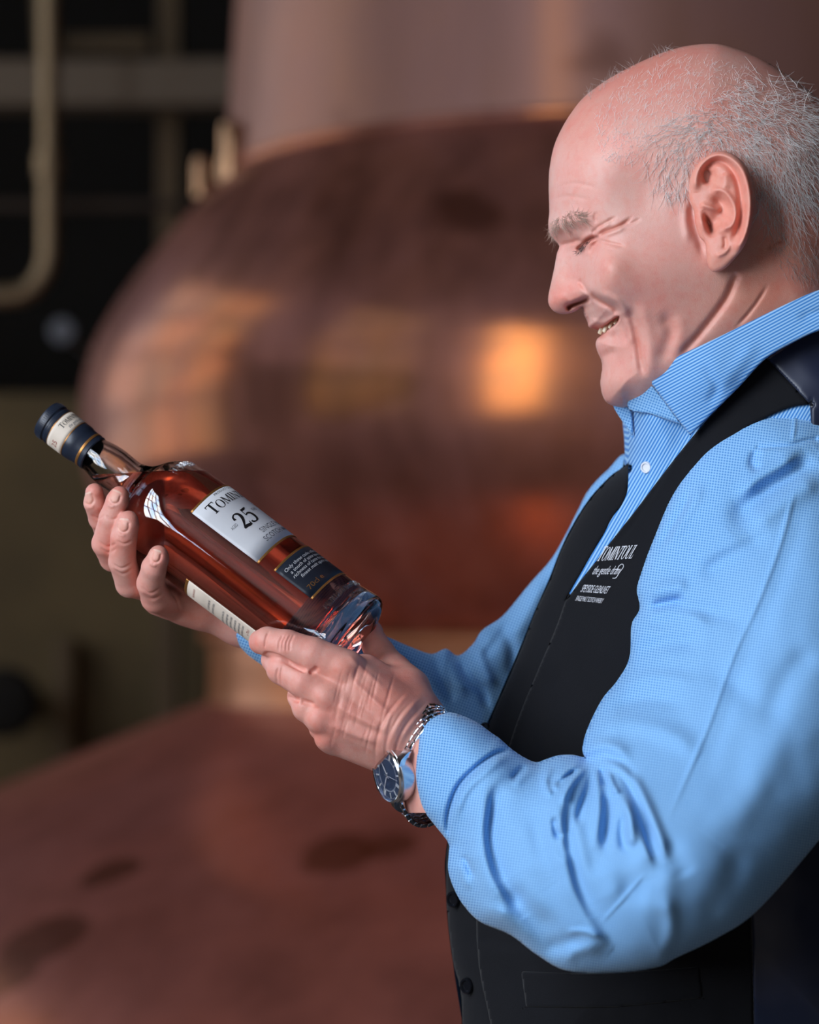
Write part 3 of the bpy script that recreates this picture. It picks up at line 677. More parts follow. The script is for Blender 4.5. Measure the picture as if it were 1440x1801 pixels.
# ears: a shell with helix, antihelix, concha, tragus and lobe, on both sides
c2 = lambda L: [(1140 + x / 4.8, 230 + y / 4.8) for x, y in L]
ear_poly = cr(c2([(352, 400), (400, 300), (480, 222), (560, 178), (640, 172), (730, 205), (810, 280), (860, 380), (885, 500), (890, 620), (875, 760), (850, 880), (800, 990), (720, 1090), (640, 1168), (560, 1192), (512, 1150), (490, 1050), (478, 950), (430, 890), (395, 780), (385, 680), (350, 600), (340, 500)]), 5, True)
P, d, border, Q, T = grid_in(ear_poly, 1.5)
a = np.zeros(len(P)); S = lambda pts, amp, wd, **k: stroke(P, a, c2(pts), amp, wd, **k)
S([(400, 520), (400, 400), (440, 300), (520, 225), (610, 205), (700, 240), (780, 320), (825, 430), (850, 560), (850, 700), (830, 820), (790, 930), (730, 1020)], 11, 7, ends=0.06)
S([(470, 440), (475, 340), (540, 268), (620, 262), (690, 310), (745, 400), (775, 520), (785, 640), (775, 760), (750, 860), (700, 940)], -11, 6.5, ends=0.1)
S([(520, 505), (600, 500), (660, 530), (715, 620), (735, 710), (715, 780), (670, 815), (620, 815)], 9, 6, ends=0.1); S([(640, 500), (650, 420), (640, 350)], 6, 9)
S([(500, 460), (490, 390), (520, 330)], -15, 6); bump(P, a, c2([(525, 390)])[0], 9, 16, -10)
bump(P, a, c2([(630, 660)])[0], 15, 15, -17); bump(P, a, c2([(590, 590)])[0], 12, 8, -12, 20); bump(P, a, c2([(560, 770)])[0], 14, 14, -16); S([(465, 670), (500, 760), (530, 840), (550, 900)], -17, 5.5, ends=0.35)
S([(430, 620), (500, 640), (560, 660), (620, 670)], 9, 5, ends=0.2); bump(P, a, c2([(455, 780)])[0], 7, 15, 8, -12); bump(P, a, c2([(610, 830)])[0], 8, 8, 7)
bump(P, a, c2([(570, 1070)])[0], 20, 22, 7); S([(640, 880), (650, 950), (640, 1010)], -5, 4); S([(690, 960), (640, 1030), (560, 1060)], 4, 4)
base_w = -164 - 46 * np.clip((P[:, 0] - 1222) / 100, -0.2, 1.1) + 10 * np.clip((P[:, 1] - 430) / 50, 0, 1)
e = edge_round(d, 9.0); front = base_w - a * np.clip(e * 1.4, 0, 1) + 9 * (1 - e); backw = base_w + 9 + 14 * e
V, F = solid(P, border, Q, T, np.where(border, base_w + 9, front), np.where(border, base_w + 9, np.maximum(backw, front + 7)))
ect = np.tile(SKIN * np.array([0.97, 0.76, 0.69]), (len(P), 1))
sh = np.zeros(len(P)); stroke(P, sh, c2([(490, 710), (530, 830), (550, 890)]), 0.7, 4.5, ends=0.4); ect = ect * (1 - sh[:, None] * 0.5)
body_parts.append((V, F, np.vstack([ect, ect])))
mid = W(1250, 380, WH); rel = (V - mid) @ FWD; V2 = V - 2 * rel[:, None] * FWD
body_parts.append((V2, [f[:, ::-1] for f in F], np.vstack([ect, ect])))

# teeth, hair
def tooth(px, py, w_, s=1.0, ang=0.0):
    c = W(px, py, w_); Ms = np.array([WV(math.cos(ang), 0.45, math.sin(ang)), WV(-math.sin(ang), 0, math.cos(ang)), WV(0.4, -1, 0)]).T
    m = MB(); m.box(c, np.array([7.5, 6, 17]) * s / PXM, M=Ms, bev=1.8 / PXM); return m
strands_done = []
def strand_mesh(name, roots, normals, tang, length, curl, rad, mat, parent, mirror=False, nseg=4, lift=0.35):
    """thin tapered hairs growing from points of the skin"""
    n = len(roots); t = np.linspace(0, 1, nseg + 1)
    dirs = tang + normals * lift; dirs /= np.linalg.norm(dirs, axis=1)[:, None]
    pts = roots[:, None, :] + dirs[:, None, :] * (length[:, None, None] * t[None, :, None]) + curl[:, None, :] * (length[:, None, None] * (t ** 2)[None, :, None]) - normals[:, None, :] * 0.5
    X = W(pts[..., 0], pts[..., 1], pts[..., 2])
    if mirror:
        mid = W(1200, 300, WH); rel = (X - mid) @ FWD; X = np.concatenate([X, X - 2 * rel[..., None] * FWD]); n *= 2
        rad = np.concatenate([rad, rad])
    tg = X[:, -1] - X[:, 0]; tg /= np.linalg.norm(tg, axis=1)[:, None] + 1e-9
    s1 = np.cross(tg, FWD); s1 /= np.linalg.norm(s1, axis=1)[:, None] + 1e-9; s2 = np.cross(tg, s1)
    r = (rad[:, None] * (1.0 - 0.8 * t[None])) / PXM
    rings = np.stack([X + r[..., None] * (math.cos(a) * s1 + math.sin(a) * s2)[:, None, :] for a in (0, 2.094, 4.189)], 2)
    Vv = rings.reshape(-1, 3); k = (nseg + 1) * 3; fl = []
    for i in range(nseg):
        for j in range(3):
            b = np.arange(n) * k + i * 3; fl.append(np.stack([b + j, b + (j + 1) % 3, b + 3 + (j + 1) % 3, b + 3 + j], 1))
    o = mesh_np(name, Vv, np.vstack(fl), mat, None); adopt(o, parent); o['kind'] = 'stuff'
    return o
def scatter(poly, n, dens=None):
    poly = np.asarray(poly, float); lo, hi = poly.min(0), poly.max(0); out = np.zeros((0, 2))
    while len(out) < n:
        q = rng.uniform(lo, hi, (n * 3, 2)); q = q[inside(q, poly)]
        if dens is not None: q = q[rng.uniform(0, 1, len(q)) < dens(q)]
        out = np.vstack([out, q])
    return out[:n]
ear_sd = lambda q: sdpoly(q, ear_poly)[0]
def grow(name, poly, n, dirf, lenr, mat, rad=0.42, lift=0.3, dens=None, curl=0.3, mirror=True, jit=0.35):
    q = scatter(poly, n, dens); q = q[(sdpoly(q, head_poly)[0] < -2) & (ear_sd(q) > 1)]
    w0, nm = head_at(q[:, 0], q[:, 1]); root = np.c_[q, w0]
    dd = np.array([dirf(x, y) for x, y in q]) + rng.normal(0, jit, (len(q), 2)); tg = np.c_[dd, np.zeros(len(q))]
    tg -= nm * (tg * nm).sum(1)[:, None]; tg /= np.linalg.norm(tg, axis=1)[:, None] + 1e-9
    ln = rng.uniform(lenr[0], lenr[1], len(q)); cu = np.c_[rng.normal(0, curl, (len(q), 2)), rng.normal(0, curl * 0.3, len(q))]
    return strand_mesh(name, root, nm, tg, ln, cu, np.full(len(q), rad) * rng.uniform(0.7, 1.25, len(q)), mat, person, mirror, lift=lift)
back_poly = [(1205, 215), (1260, 165), (1330, 120), (1400, 140), (1475, 210), (1512, 300), (1515, 400), (1480, 440), (1400, 430), (1345, 405), (1325, 350), (1318, 300), (1290, 262), (1240, 262), (1215, 290)]
def d_back(x, y):
    if x > 1330: return (0.25 + (x - 1330) / 200 * 0.5, 1.0 - max(0, (300 - y)) / 130)
    return (0.5, 0.5)
def den_back(q): return np.clip(0.25 + (q[:, 0] - 1230) / 160, 0.1, 1) * np.clip((440 - q[:, 1]) / 120, 0.15, 1) * np.clip((q[:, 1] - 110) / 110, 0.2, 1)
grow('hair', back_poly, 2300, d_back, (20, 42), M['hair'], 0.42, 0.25, den_back)
grow('hair', back_poly, 500, d_back, (14, 34), M['hair_grey'], 0.42, 0.15, den_back)
temple = [(1125, 285), (1150, 235), (1200, 200), (1260, 195), (1290, 240), (1258, 260), (1236, 270), (1215, 300), (1205, 345), (1170, 350), (1145, 335)]
def d_temple(x, y): return (-0.55 + (y - 240) / 200, 0.45 + (y - 240) / 120) if y > 235 else (-0.9, 0.35)
grow('hair', temple, 460, d_temple, (16, 42), M['hair'], 0.45, 0.22, lambda q: np.clip((q[:, 0] - 1110) / 90, 0.15, 1))
grow('hair', [(1040, 200), (1100, 140), (1200, 95), (1330, 125), (1330, 200), (1240, 210), (1150, 240), (1110, 300), (1060, 290)], 1300, lambda x, y: (0.3, -0.6), (5, 13), M['hair'], 0.3, 0.4)
grow('hair', [(1028, 165), (1075, 128), (1130, 98), (1200, 80), (1206, 88), (1130, 110), (1080, 142), (1036, 178)], 160, lambda x, y: (-0.3, -1.0), (10, 22), M['hair_grey'], 0.32, 0.9)
grow('eyebrow', [(966, 392), (985, 378), (1010, 372), (1030, 380), (1028, 392), (1008, 390), (990, 400), (972, 410)], 300, lambda x, y: (0.9 if x > 985 else -0.6, 0.15 + (1000 - x) / 60), (10, 22), M['brow'], 0.42, 0.22, jit=0.3)
grow('eyelash', [(1014, 440), (1024, 430), (1036, 421), (1040, 423), (1028, 434), (1018, 445)], 110, lambda x, y: (-0.6, 0.8), (6, 11), M['lash'], 0.4, 0.4)
grow('hair', [(1345, 400), (1420, 420), (1500, 430), (1510, 500), (1440, 500), (1370, 480)], 420, d_back, (10, 22), M['hair_grey'], 0.3, 0.2)

for px, py, w_, an in ((1057, 580, 24, 0.2), (1065, 577, 4, 0.5), (1074, 571, -18, 0.7), (1083, 564, -36, 0.8)):
    adopt(tooth(px, py, w_, 1.0 if px < 1070 else 0.85, an).build('tooth', M['tooth'], None, True), person)

# ------------------------------------------------------------------ the man: shirt, waistcoat, trousers
def uvrot(P, ang, bend=None):
    a = math.radians(ang); return np.c_[P[:, 0] * math.cos(a) + P[:, 1] * math.sin(a), -P[:, 0] * math.sin(a) + P[:, 1] * math.cos(a)]
def crumple(P, amp, seed=5):
    """faint uneven lie of cloth"""
    r = np.random.default_rng(seed); a = np.zeros(len(P))
    for k in range(14):
        L = r.uniform(45, 150); t = r.uniform(0, math.pi); u = P[:, 0] * math.cos(t) + P[:, 1] * math.sin(t); v = P[:, 1] * math.cos(t) - P[:, 0] * math.sin(t)
        a += amp * (L / 90) * 0.5 * np.sin(2 * math.pi * u / L + r.uniform(0, 6) + 0.9 * np.sin(2 * math.pi * v / (L * 2.3) + r.uniform(0, 6)))
    return a
CB = 190.0                                            # depth of the trunk's middle
torso_poly = cr([(1104, 716), (1120, 690), (1200, 640), (1330, 530), (1450, 465), (1560, 490), (1650, 680), (1690, 1000), (1680, 1400), (1660, 1801), (1660, 1980), (1300, 2000), (840, 1980), (822, 1880), (812, 1801), (808, 1740), (795, 1690), (786, 1620), (783, 1560),
    (785, 1490), (800, 1420), (825, 1340), (848, 1290), (862, 1262), (885, 1210), (915, 1140), (940, 1075), (967, 1017), (983, 973), (1003, 933), (1027, 893), (1050, 863), (1080, 833), (1102, 815), (1105, 770)], 6, True)
TA = [  # x, y, depth of the near surface, roundness
    (1130, 760, -30, 60), (1115, 830, 10, 60), (1160, 740, -40, 60), (1213, 765, -50, 80), (1300, 720, -100, 110), (1400, 660, -120, 120), (1470, 700, -140, 140), (1560, 760, -90, 200), (1180, 880, -50, 110), (1080, 940, 20, 110), (1060, 1010, 10, 130), (1000, 1055, 50, 130),
    (1130, 1020, -80, 170), (1240, 840, -110, 150), (1300, 1000, -150, 200), (950, 1200, 20, 170), (1040, 1250, -70, 200), (900, 1450, 0, 190), (860, 1600, 20, 170), (1000, 1700, -120, 230), (1150, 1400, -160, 250), (1250, 1700, -200, 300), (1450, 1650, -220, 320), (1450, 1200, -190, 320),
    (1600, 1300, -120, 320), (1550, 1850, -200, 320), (1000, 1900, -110, 240), (1250, 1900, -190, 300)]
TT = TPS(TA)
def torso_w(P, extra=0.0):
    q = TT(P); sd, _ = sdpoly(P, torso_poly); e = edge_round(np.clip(-sd, 0, None), np.clip(q[:, 1], 40, 330))
    h = (CB - q[:, 0]) * e
    a = np.zeros(len(P))
    stroke(P, a, [(1190, 745), (1160, 800), (1110, 900), (1060, 970), (1010, 1045)], 3, 6); stroke(P, a, [(1204, 760), (1170, 830), (1120, 910), (1080, 960)], -3, 4)
    stroke(P, a, [(862, 1290), (900, 1380), (960, 1420)], -6, 18); stroke(P, a, [(820, 1640), (900, 1660), (1000, 1650)], -5, 14); stroke(P, a, [(960, 1180), (1010, 1220), (1060, 1300)], -5, 20)
    a += crumple(P, 0.7, 9)
    return CB - h - (extra + a) * np.clip(e * 2, 0, 1)
P, d, border, Q, T = grid_in(torso_poly + np.where((torso_poly[:, :1] < 1110) & (torso_poly[:, 1:] > 820), 14.0, 0.0) * np.array([1.0, 0.0]), 6.0)
f = torso_w(P); f[border] = CB
V, F = solid(P, border, Q, T, f, 2 * CB - f)
uv = uvrot(P, 30); shirt = mesh_np('shirt', V, F, M['stripe'], None, np.vstack([uv, uv])); adopt(shirt, person)

def cloth_sheet(name, pts, wf, thick, step, mat, ang, rim=4.0, parent=None, sm=4, closed_smooth=True):
    poly = cr(pts, sm, True) if closed_smooth else np.asarray(pts, float)
    V, F, P = sheet_solid(poly, wf, thick, step, rim); uv = uvrot(P, ang)
    o = mesh_np(name, V, F, mat, parent, np.vstack([uv, uv]))
    return o
# collar: stand and the two leaves
stand = cloth_sheet('collar_stand', [(1103, 706), (1107, 694), (1122, 684), (1142, 672), (1142, 672), (1165, 700), (1200, 748), (1200, 748), (1170, 738), (1140, 728), (1112, 724), (1104, 716)],
    TPS([(1104, 708, 0), (1115, 700, -24), (1140, 680, -60), (1165, 705, -60), (1200, 745, -70), (1150, 730, -46)]), 7, 2.5, M['check'], 20, 3.0); adopt(stand, shirt)
leaf_pts = [(1132, 656), (1132, 656), (1180, 632), (1250, 599), (1320, 565), (1390, 531), (1445, 508), (1530, 486), (1600, 500), (1600, 500), (1590, 575), (1530, 560), (1445, 580), (1392, 604), (1345, 632), (1300, 680), (1255, 724), (1214, 766), (1214, 766), (1192, 738), (1165, 702), (1146, 676)]
leafT = TPS([(1133, 657, -70), (1180, 634, -98), (1250, 602, -132), (1320, 568, -144), (1445, 512, -146), (1530, 490, -120), (1600, 520, -60), (1165, 700, -76), (1213, 764, -86), (1200, 690, -106), (1260, 660, -142), (1300, 678, -132), (1345, 630, -156), (1400, 570, -160), (1445, 576, -168), (1530, 556, -150)])
def leafw(P):
    a = np.zeros(len(P)); stroke(P, a, [(1144, 672), (1165, 700), (1205, 752)], -1.6, 2.0, ends=0.05); stroke(P, a, [(1230, 640), (1260, 680), (1240, 715)], -4, 9); stroke(P, a, [(1330, 600), (1300, 640), (1262, 690)], 4, 14); stroke(P, a, [(1400, 560), (1440, 548), (1480, 530)], -4, 8)
    return leafT(P)[:, 0] - a
leaf = cloth_sheet('collar', leaf_pts, leafw, 7, 2.5, M['stripe'], 62, 3.5); adopt(leaf, shirt)
# far leaf, mirrored about the neck's middle plane, hangs beyond the chin
me = leaf.data.copy(); co = np.zeros(len(me.vertices) * 3, np.float32); me.vertices.foreach_get('co', co); co = co.reshape(-1, 3)
mid = W(1250, 640, WH + 6); rel = (co - mid) @ FWD; co = co - 2 * rel[:, None] * FWD + np.array([-0.012, 0, -0.004]); me.vertices.foreach_set('co', co.astype(np.float32).ravel()); me.flip_normals(); me.update()
far_leaf = bpy.data.objects.new('collar', me); COL.objects.link(far_leaf); adopt(far_leaf, shirt)
fl2 = cloth_sheet('collar', [(1078, 714), (1090, 712), (1106, 716), (1112, 740), (1112, 770), (1106, 758), (1096, 744)], TPS([(1080, 714, 60), (1106, 716, 44), (1106, 760, 60), (1096, 742, 66)]), 7, 2.0, M['check'], 20, 3.0)
adopt(fl2, shirt)

def disc_button(name, px, py, w_, r, n, mat, parent):
    z = np.asarray(n); x = np.cross(z, [0, 0, 1.0]); x /= np.linalg.norm(x); y = np.cross(z, x); Mx = np.array([x, y, z]).T
    m = MB(); r = r / PXM; t = r * 0.3
    m.lathe([(0, t * 0.3), (r * 0.55, t * 0.3), (r * 0.68, t), (r * 0.9, t), (r, t * 0.5), (r, -t * 0.6), (0, -t * 0.6)], 28, M=Mx, org=W(px, py, w_)); o = m.build(name, mat, None, True, 50)
    for sx, sy in ((0.22, 0.22), (-0.22, 0.22), (0.22, -0.22), (-0.22, -0.22)): pass
    adopt(o, parent)
    return o
disc_button('button', 1136, 822, torso_w(np.array([[1136.0, 822.0]]))[0] - 8, 10.5, WV(-0.55, 0.1, 0.85), M['button_white'], shirt)

# near sleeve, with its folds
sleeve_poly = cr([(1560, 640), (1470, 690), (1390, 700), (1320, 720), (1250, 780), (1190, 860), (1150, 950), (1128, 1010), (1121, 1040), (1126, 1072), (1112, 1100), (1108, 1160), (1086, 1200), (1060, 1232), (1034, 1285), (1025, 1322), (1030, 1334), (1010, 1330), (985, 1331), (962, 1338), (945, 1343), (925, 1335), (900, 1318), (880, 1300), (868, 1292),
    (845, 1275), (820, 1262), (795, 1254), (770, 1256), (748, 1268), (737, 1290), (733, 1320), (731, 1350), (734, 1385), (745, 1424), (765, 1452), (788, 1482), (789, 1500), (788, 1530), (797, 1560), (815, 1592), (845, 1622), (898, 1645), (945, 1680), (998, 1708), (1080, 1711), (1155, 1701), (1190, 1684), (1260, 1650), (1330, 1603), (1430, 1490), (1520, 1370), (1590, 1200), (1630, 1000), (1620, 800)], 6, True)
SA = [  # x, y, middle depth, half thickness, roundness
    (1540, 720, 40, 130, 140), (1420, 760, -40, 140, 90), (1300, 800, -70, 110, 80), (1230, 880, -90, 110, 80), (1180, 980, -110, 100, 80), (1300, 1000, -160, 150, 130), (1450, 1000, -180, 180, 200), (1560, 1000, -150, 170, 200), (1180, 1150, -180, 130, 100), (1300, 1250, -270, 170, 170),
    (1100, 1270, -230, 120, 90), (1450, 1300, -320, 170, 190), (1250, 1500, -400, 170, 180), (1350, 1500, -390, 150, 150), (1150, 1600, -420, 160, 140), (1050, 1650, -390, 120, 100), (950, 1560, -340, 130, 110), (1050, 1420, -340, 140, 100), (950, 1430, -300, 130, 90), (860, 1480, -262, 120, 80), (820, 1400, -212, 112, 80), (800, 1300, -186, 84, 50), (745, 1340, -196, 56, 30), (745, 1290, -180, 56, 30), (748, 1400, -200, 58, 30), (850, 1600, -270, 100, 70), (770, 1440, -200, 80, 40)]
ST = TPS(SA)
c8 = lambda L: [(760 + x / 3.0, 1280 + y / 3.0) for x, y in L]
c5 = lambda L: [(960 + x / 3.0, 500 + y / 3.0) for x, y in L]
def sleeve_folds(P):
    a = np.zeros(len(P)); S = lambda pts, amp, wd, **k: stroke(P, a, pts, amp * 1.75, wd, **k)
    # cuff
    S([(900, 1318), (870, 1327), (838, 1349), (808, 1380), (793, 1413), (787, 1442), (788, 1475)], -11, 5.0, ends=0.08); S([(905, 1330), (878, 1338), (850, 1360), (820, 1392), (806, 1424), (800, 1455)], 6, 8); S([(770, 1262), (748, 1275), (741, 1300), (738, 1345), (741, 1388), (752, 1425)], -1.5, 1.6, ends=0.05)
    # forearm: the long hollow and its roll
    S(c8([(470, 165), (385, 215), (310, 300), (272, 420), (262, 560), (285, 720), (335, 855), (425, 1005), (535, 1130), (660, 1240)]), 20, 34, kind='s', wd2=15, ends=0.22); S(c8([(400, 250), (335, 340), (310, 460), (306, 580), (335, 730), (390, 860), (480, 1000)]), -10, 12, kind='s', wd2=26, ends=0.3)
    S(c8([(440, 160), (340, 215), (270, 310), (240, 430), (232, 570), (255, 720), (300, 850), (390, 1000), (490, 1120)]), 3, 17, ends=0.15)
    S(c8([(520, 230), (420, 310), (370, 420), (360, 560), (390, 700), (470, 850), (590, 980), (740, 1080)]), 6, 26, ends=0.2)
    S(c8([(160, 670), (190, 730), (215, 800)]), -9, 5); S(c8([(140, 700), (160, 780), (200, 860)]), 6, 8); S(c8([(130, 880), (220, 990), (350, 1060)]), -5, 9); S(c8([(250, 230), (170, 330), (120, 460)]), 3, 8)
    S(c8([(500, 190), (450, 240), (420, 280)]), -7, 6); S(c8([(560, 190), (490, 250), (420, 310)]), 4, 8)
    # the fan of folds out of the elbow
    S(c8([(810, 175), (720, 225), (660, 290), (630, 335)]), 10, 7); bump(P, a, c8([(645, 300)])[0], 10, 13, -9, 40); S(c8([(770, 215), (700, 260), (650, 310)]), -10, 5)
    S(c8([(640, 200), (600, 260), (610, 330), (640, 350)]), 9, 7); S(c8([(830, 190), (760, 260), (710, 330), (680, 400)]), 9, 5.5)
    S(c8([(790, 215), (715, 320), (672, 460), (672, 580), (705, 710), (742, 860), (800, 1005), (880, 1120), (945, 1175)]), 15, 28, kind='s', wd2=12, ends=0.2); S(c8([(775, 290), (722, 420), (712, 560), (745, 700), (780, 850), (840, 1000)]), -6, 9, kind='s', wd2=22, ends=0.3)
    S(c8([(670, 340), (640, 440), (645, 560), (680, 700), (710, 850), (760, 980)]), 3, 13); S(c8([(640, 460), (650, 540), (680, 590)]), -9, 6)
    S(c8([(830, 240), (775, 340), (750, 470), (770, 600), (810, 760), (870, 920)]), 6, 14); S(c8([(850, 210), (820, 330), (780, 440), (770, 520)]), -8, 7)
    S(c8([(890, 205), (900, 260), (915, 315)]), -9, 6, ends=0.25); S(c8([(925, 225), (950, 300), (990, 360)]), 9, 6); S(c8([(860, 200), (872, 290), (880, 400), (868, 520), (858, 640)]), 8, 8)
    S(c8([(905, 330), (930, 430), (920, 560), (905, 680)]), -8, 9); S(c8([(935, 205), (1022, 340), (1082, 500), (1128, 650), (1165, 790)]), 11, 22, kind='s', wd2=9, ends=0.25); S(c8([(985, 240), (1060, 370), (1115, 520), (1160, 670)]), -8, 12, ends=0.3)
    S(c8([(870, 180), (960, 190), (1050, 260), (1110, 365), (1170, 500), (1215, 620), (1240, 720)]), 9, 10, ends=0.2); S(c8([(990, 340), (1040, 450), (1050, 560), (1060, 640)]), 9, 9); S(c8([(1010, 440), (1000, 560), (1020, 660)]), -6, 8)
    S(c8([(800, 130), (880, 90), (960, 100), (1060, 170)]), 8, 12); S(c8([(900, 150), (1000, 190), (1090, 280)]), -6, 8); S(c8([(1240, 560), (1300, 700), (1350, 790)]), -2.5, 18); S(c8([(1250, 720), (1230, 860), (1190, 1010)]), 3, 20)
    S(c8([(1130, 760), (1010, 900), (890, 1030)]), 1.6, 3.2, ends=0.2); S(c8([(700, 1080), (800, 1075), (900, 1110)]), 4, 6); S(c8([(700, 1250), (760, 1180), (900, 1150)]), 5, 12)
    # upper arm
    S([(1402, 845), (1372, 955), (1332, 1060), (1290, 1152), (1240, 1290), (1172, 1446)], 2.4, 5, ends=0.15); S([(1425, 860), (1392, 965), (1352, 1070), (1310, 1165), (1262, 1300), (1200, 1440)], -2.5, 16)
    S(c5([(1440, 900), (1330, 985), (1180, 1090), (1050, 1190), (960, 1290)]), -13, 22); S(c5([(1440, 1000), (1330, 1080), (1180, 1190), (1060, 1290)]), 9, 22); S(c5([(1350, 880), (1230, 960), (1110, 1030), (1000, 1140)]), 9, 14)
    S(c5([(1120, 860), (1090, 940), (1130, 985)]), -7, 8); S(c5([(1310, 660), (1312, 740), (1300, 830)]), 2.5, 3); S(c5([(1100, 860), (1200, 855), (1290, 850), (1370, 825), (1440, 815)]), -4, 4, ends=0.05)
    S(c5([(760, 1070), (720, 1180), (640, 1310), (590, 1420)]), -10, 8); S(c5([(830, 1040), (780, 1150), (700, 1290), (650, 1380)]), 6, 10); S(c5([(1180, 1330), (1050, 1390), (900, 1480), (820, 1560)]), -6, 16)
    S(c5([(540, 1705), (640, 1680), (740, 1660)]), -11, 8); S(c5([(520, 1640), (640, 1600), (760, 1580)]), 7, 13); S(c5([(500, 1760), (620, 1740), (760, 1750), (880, 1800)]), 7, 12); S(c5([(490, 1600), (498, 1680), (500, 1740)]), -4, 4)
    S([(1112, 1150), (1170, 1130), (1240, 1130)], -8, 16); S([(1090, 1200), (1150, 1190), (1230, 1200)], 5, 14); S([(1040, 1290), (1100, 1270), (1180, 1290), (1230, 1330)], 7, 18); S([(1070, 1250), (1130, 1230), (1210, 1240)], -5, 14)
    S([(1440, 1130), (1380, 1200), (1340, 1290)], -6, 24); S([(1230, 1640), (1280, 1560), (1300, 1480)], -3, 24); S([(1160, 1695), (1180, 1640), (1170, 1570)], 5, 14)
    # slack between the folds
    S(c8([(345, 840), (445, 1000), (565, 1140), (690, 1235)]), -9, 15, kind='s', wd2=30, ends=0.25); S(c8([(250, 900), (350, 1030), (480, 1150)]), 6, 16, ends=0.3); S(c8([(640, 520), (665, 620), (700, 700)]), -6, 10, ends=0.3)
    S(c8([(470, 420), (500, 560), (560, 700), (640, 820)]), 7, 30, ends=0.35); S(c8([(560, 420), (560, 600), (610, 780)]), -5, 18, ends=0.35); S(c8([(880, 700), (930, 820), (1000, 930)]), 6, 28, ends=0.35); S(c8([(400, 820), (520, 960), (680, 1090)]), -6, 16, ends=0.3)
    S(c8([(170, 520), (190, 640), (240, 740)]), 6, 18, ends=0.35); S(c8([(320, 930), (420, 1040), (560, 1170)]), 6, 14, ends=0.3); S(c8([(600, 1180), (700, 1130), (820, 1120)]), -6, 14, ends=0.3); S(c8([(960, 800), (1060, 860), (1150, 870)]), -5, 22, ends=0.35)
    S([(1130, 1110), (1180, 1080), (1250, 1075), (1330, 1100)], -7, 18, ends=0.3); S([(1200, 1000), (1260, 960), (1340, 950)], 6, 26, ends=0.35); S([(1220, 1180), (1290, 1200), (1340, 1260)], -5, 22, ends=0.35); S([(1380, 1250), (1330, 1380), (1260, 1480)], 6, 34, ends=0.35)
    return a + crumple(P, 0.5)
P, d, border, Q, T = grid_in(sleeve_poly, 2.6)
q = ST(P); e = edge_round(d, np.clip(q[:, 2], 30, 220)); a = sleeve_folds(P) * np.clip(e * 1.25, 0, 1)
cw = q[:, 0]; h = np.clip(q[:, 1], 60, 220) * e
V, F = solid(P, border, Q, T, np.where(border, cw, cw - h - a), np.where(border, cw, cw + h * 0.9))
uv = uvrot(P, 8); sleeve = mesh_np('sleeve', V, F, M['check'], None, np.vstack([uv, uv])); adopt(sleeve, shirt)

# far sleeve
far_poly = cr([(1106, 800), (1070, 825), (1035, 862), (1015, 900), (992, 945), (968, 985), (930, 1028), (885, 1082), (848, 1108), (832, 1132), (806, 1153), (784, 1141), (760, 1150), (730, 1141), (690, 1124), (650, 1108), (560, 1080), (470, 1085), (430, 1098), (413, 1114), (420, 1134), (436, 1152), (463, 1172), (540, 1230), (660, 1320), (800, 1370), (940, 1360), (1050, 1250), (1150, 1000), (1160, 880)], 6, True)
FA = [(1080, 860, 420, 70, 50), (1000, 1000, 400, 80, 60), (900, 1150, 350, 90, 60), (860, 1260, 320, 90, 70), (760, 1220, 270, 80, 55), (640, 1180, 200, 70, 50), (520, 1140, 150, 62, 45), (440, 1130, 118, 52, 34), (1050, 1150, 400, 80, 60)]
FT = TPS(FA)
P, d, border, Q, T = grid_in(far_poly, 3.5); q = FT(P); e = edge_round(d, np.clip(q[:, 2], 25, 90)); a = np.zeros(len(P))
S = lambda pts, amp, wd, **k: stroke(P, a, pts, amp, wd, **k)
S([(806, 1153), (820, 1185), (846, 1215), (860, 1250)], -13, 7); S([(790, 1145), (800, 1185), (822, 1225)], 8, 9); S([(840, 1130), (850, 1170), (870, 1210)], 10, 9); S([(760, 1152), (775, 1190), (800, 1240)], -8, 8); S([(880, 1100), (900, 1140), (900, 1200)], -9, 10)
S([(955, 1010), (930, 1070), (900, 1130)], 9, 14); S([(905, 1070), (870, 1130), (845, 1160)], -7, 8); S([(700, 1135), (740, 1170), (780, 1230)], 6, 12); S([(1000, 950), (980, 1020), (950, 1080)], -6, 12)
cw = q[:, 0]; h = np.clip(q[:, 1], 40, 100) * e; a *= np.clip(e * 1.3, 0, 1)
V, F = solid(P, border, Q, T, np.where(border, cw, cw - h - a), np.where(border, cw, cw + h))
uv = uvrot(P, 20); o = mesh_np('sleeve', V, F, M['check'], None, np.vstack([uv, uv])); adopt(o, shirt)

# waistcoat: near front, far front, satin back
def vest_w(off):
    return lambda P: torso_w(P, 0.0) - off * np.clip(-sdpoly(P, torso_poly)[0] / 12.0, 0.0, 1)
near_front = [(1346, 628), (1346, 628), (1300, 680), (1240, 742), (1194, 797), (1160, 841), (1133, 877), (1111, 906), (1095, 926), (1080, 945), (1064, 965), (1051, 983), (1038, 999), (1022, 1019), (1008, 1038), (994, 1057), (994, 1057), (975, 1110), (945, 1180), (905, 1280), (870, 1400), (850, 1500), (838, 1600), (842, 1700), (862, 1801), (880, 1900), (900, 1965), (900, 1965), (1200, 1985), (1330, 1975), (1330, 1975), (1325, 1801), (1320, 1600), (1310, 1400), (1260, 1200), (1180, 1100), (1130, 1060),
    (1126, 1036), (1142, 1008), (1166, 970), (1196, 900), (1241, 820), (1296, 765), (1342, 737), (1388, 717), (1424, 711), (1424, 711), (1388, 672)]
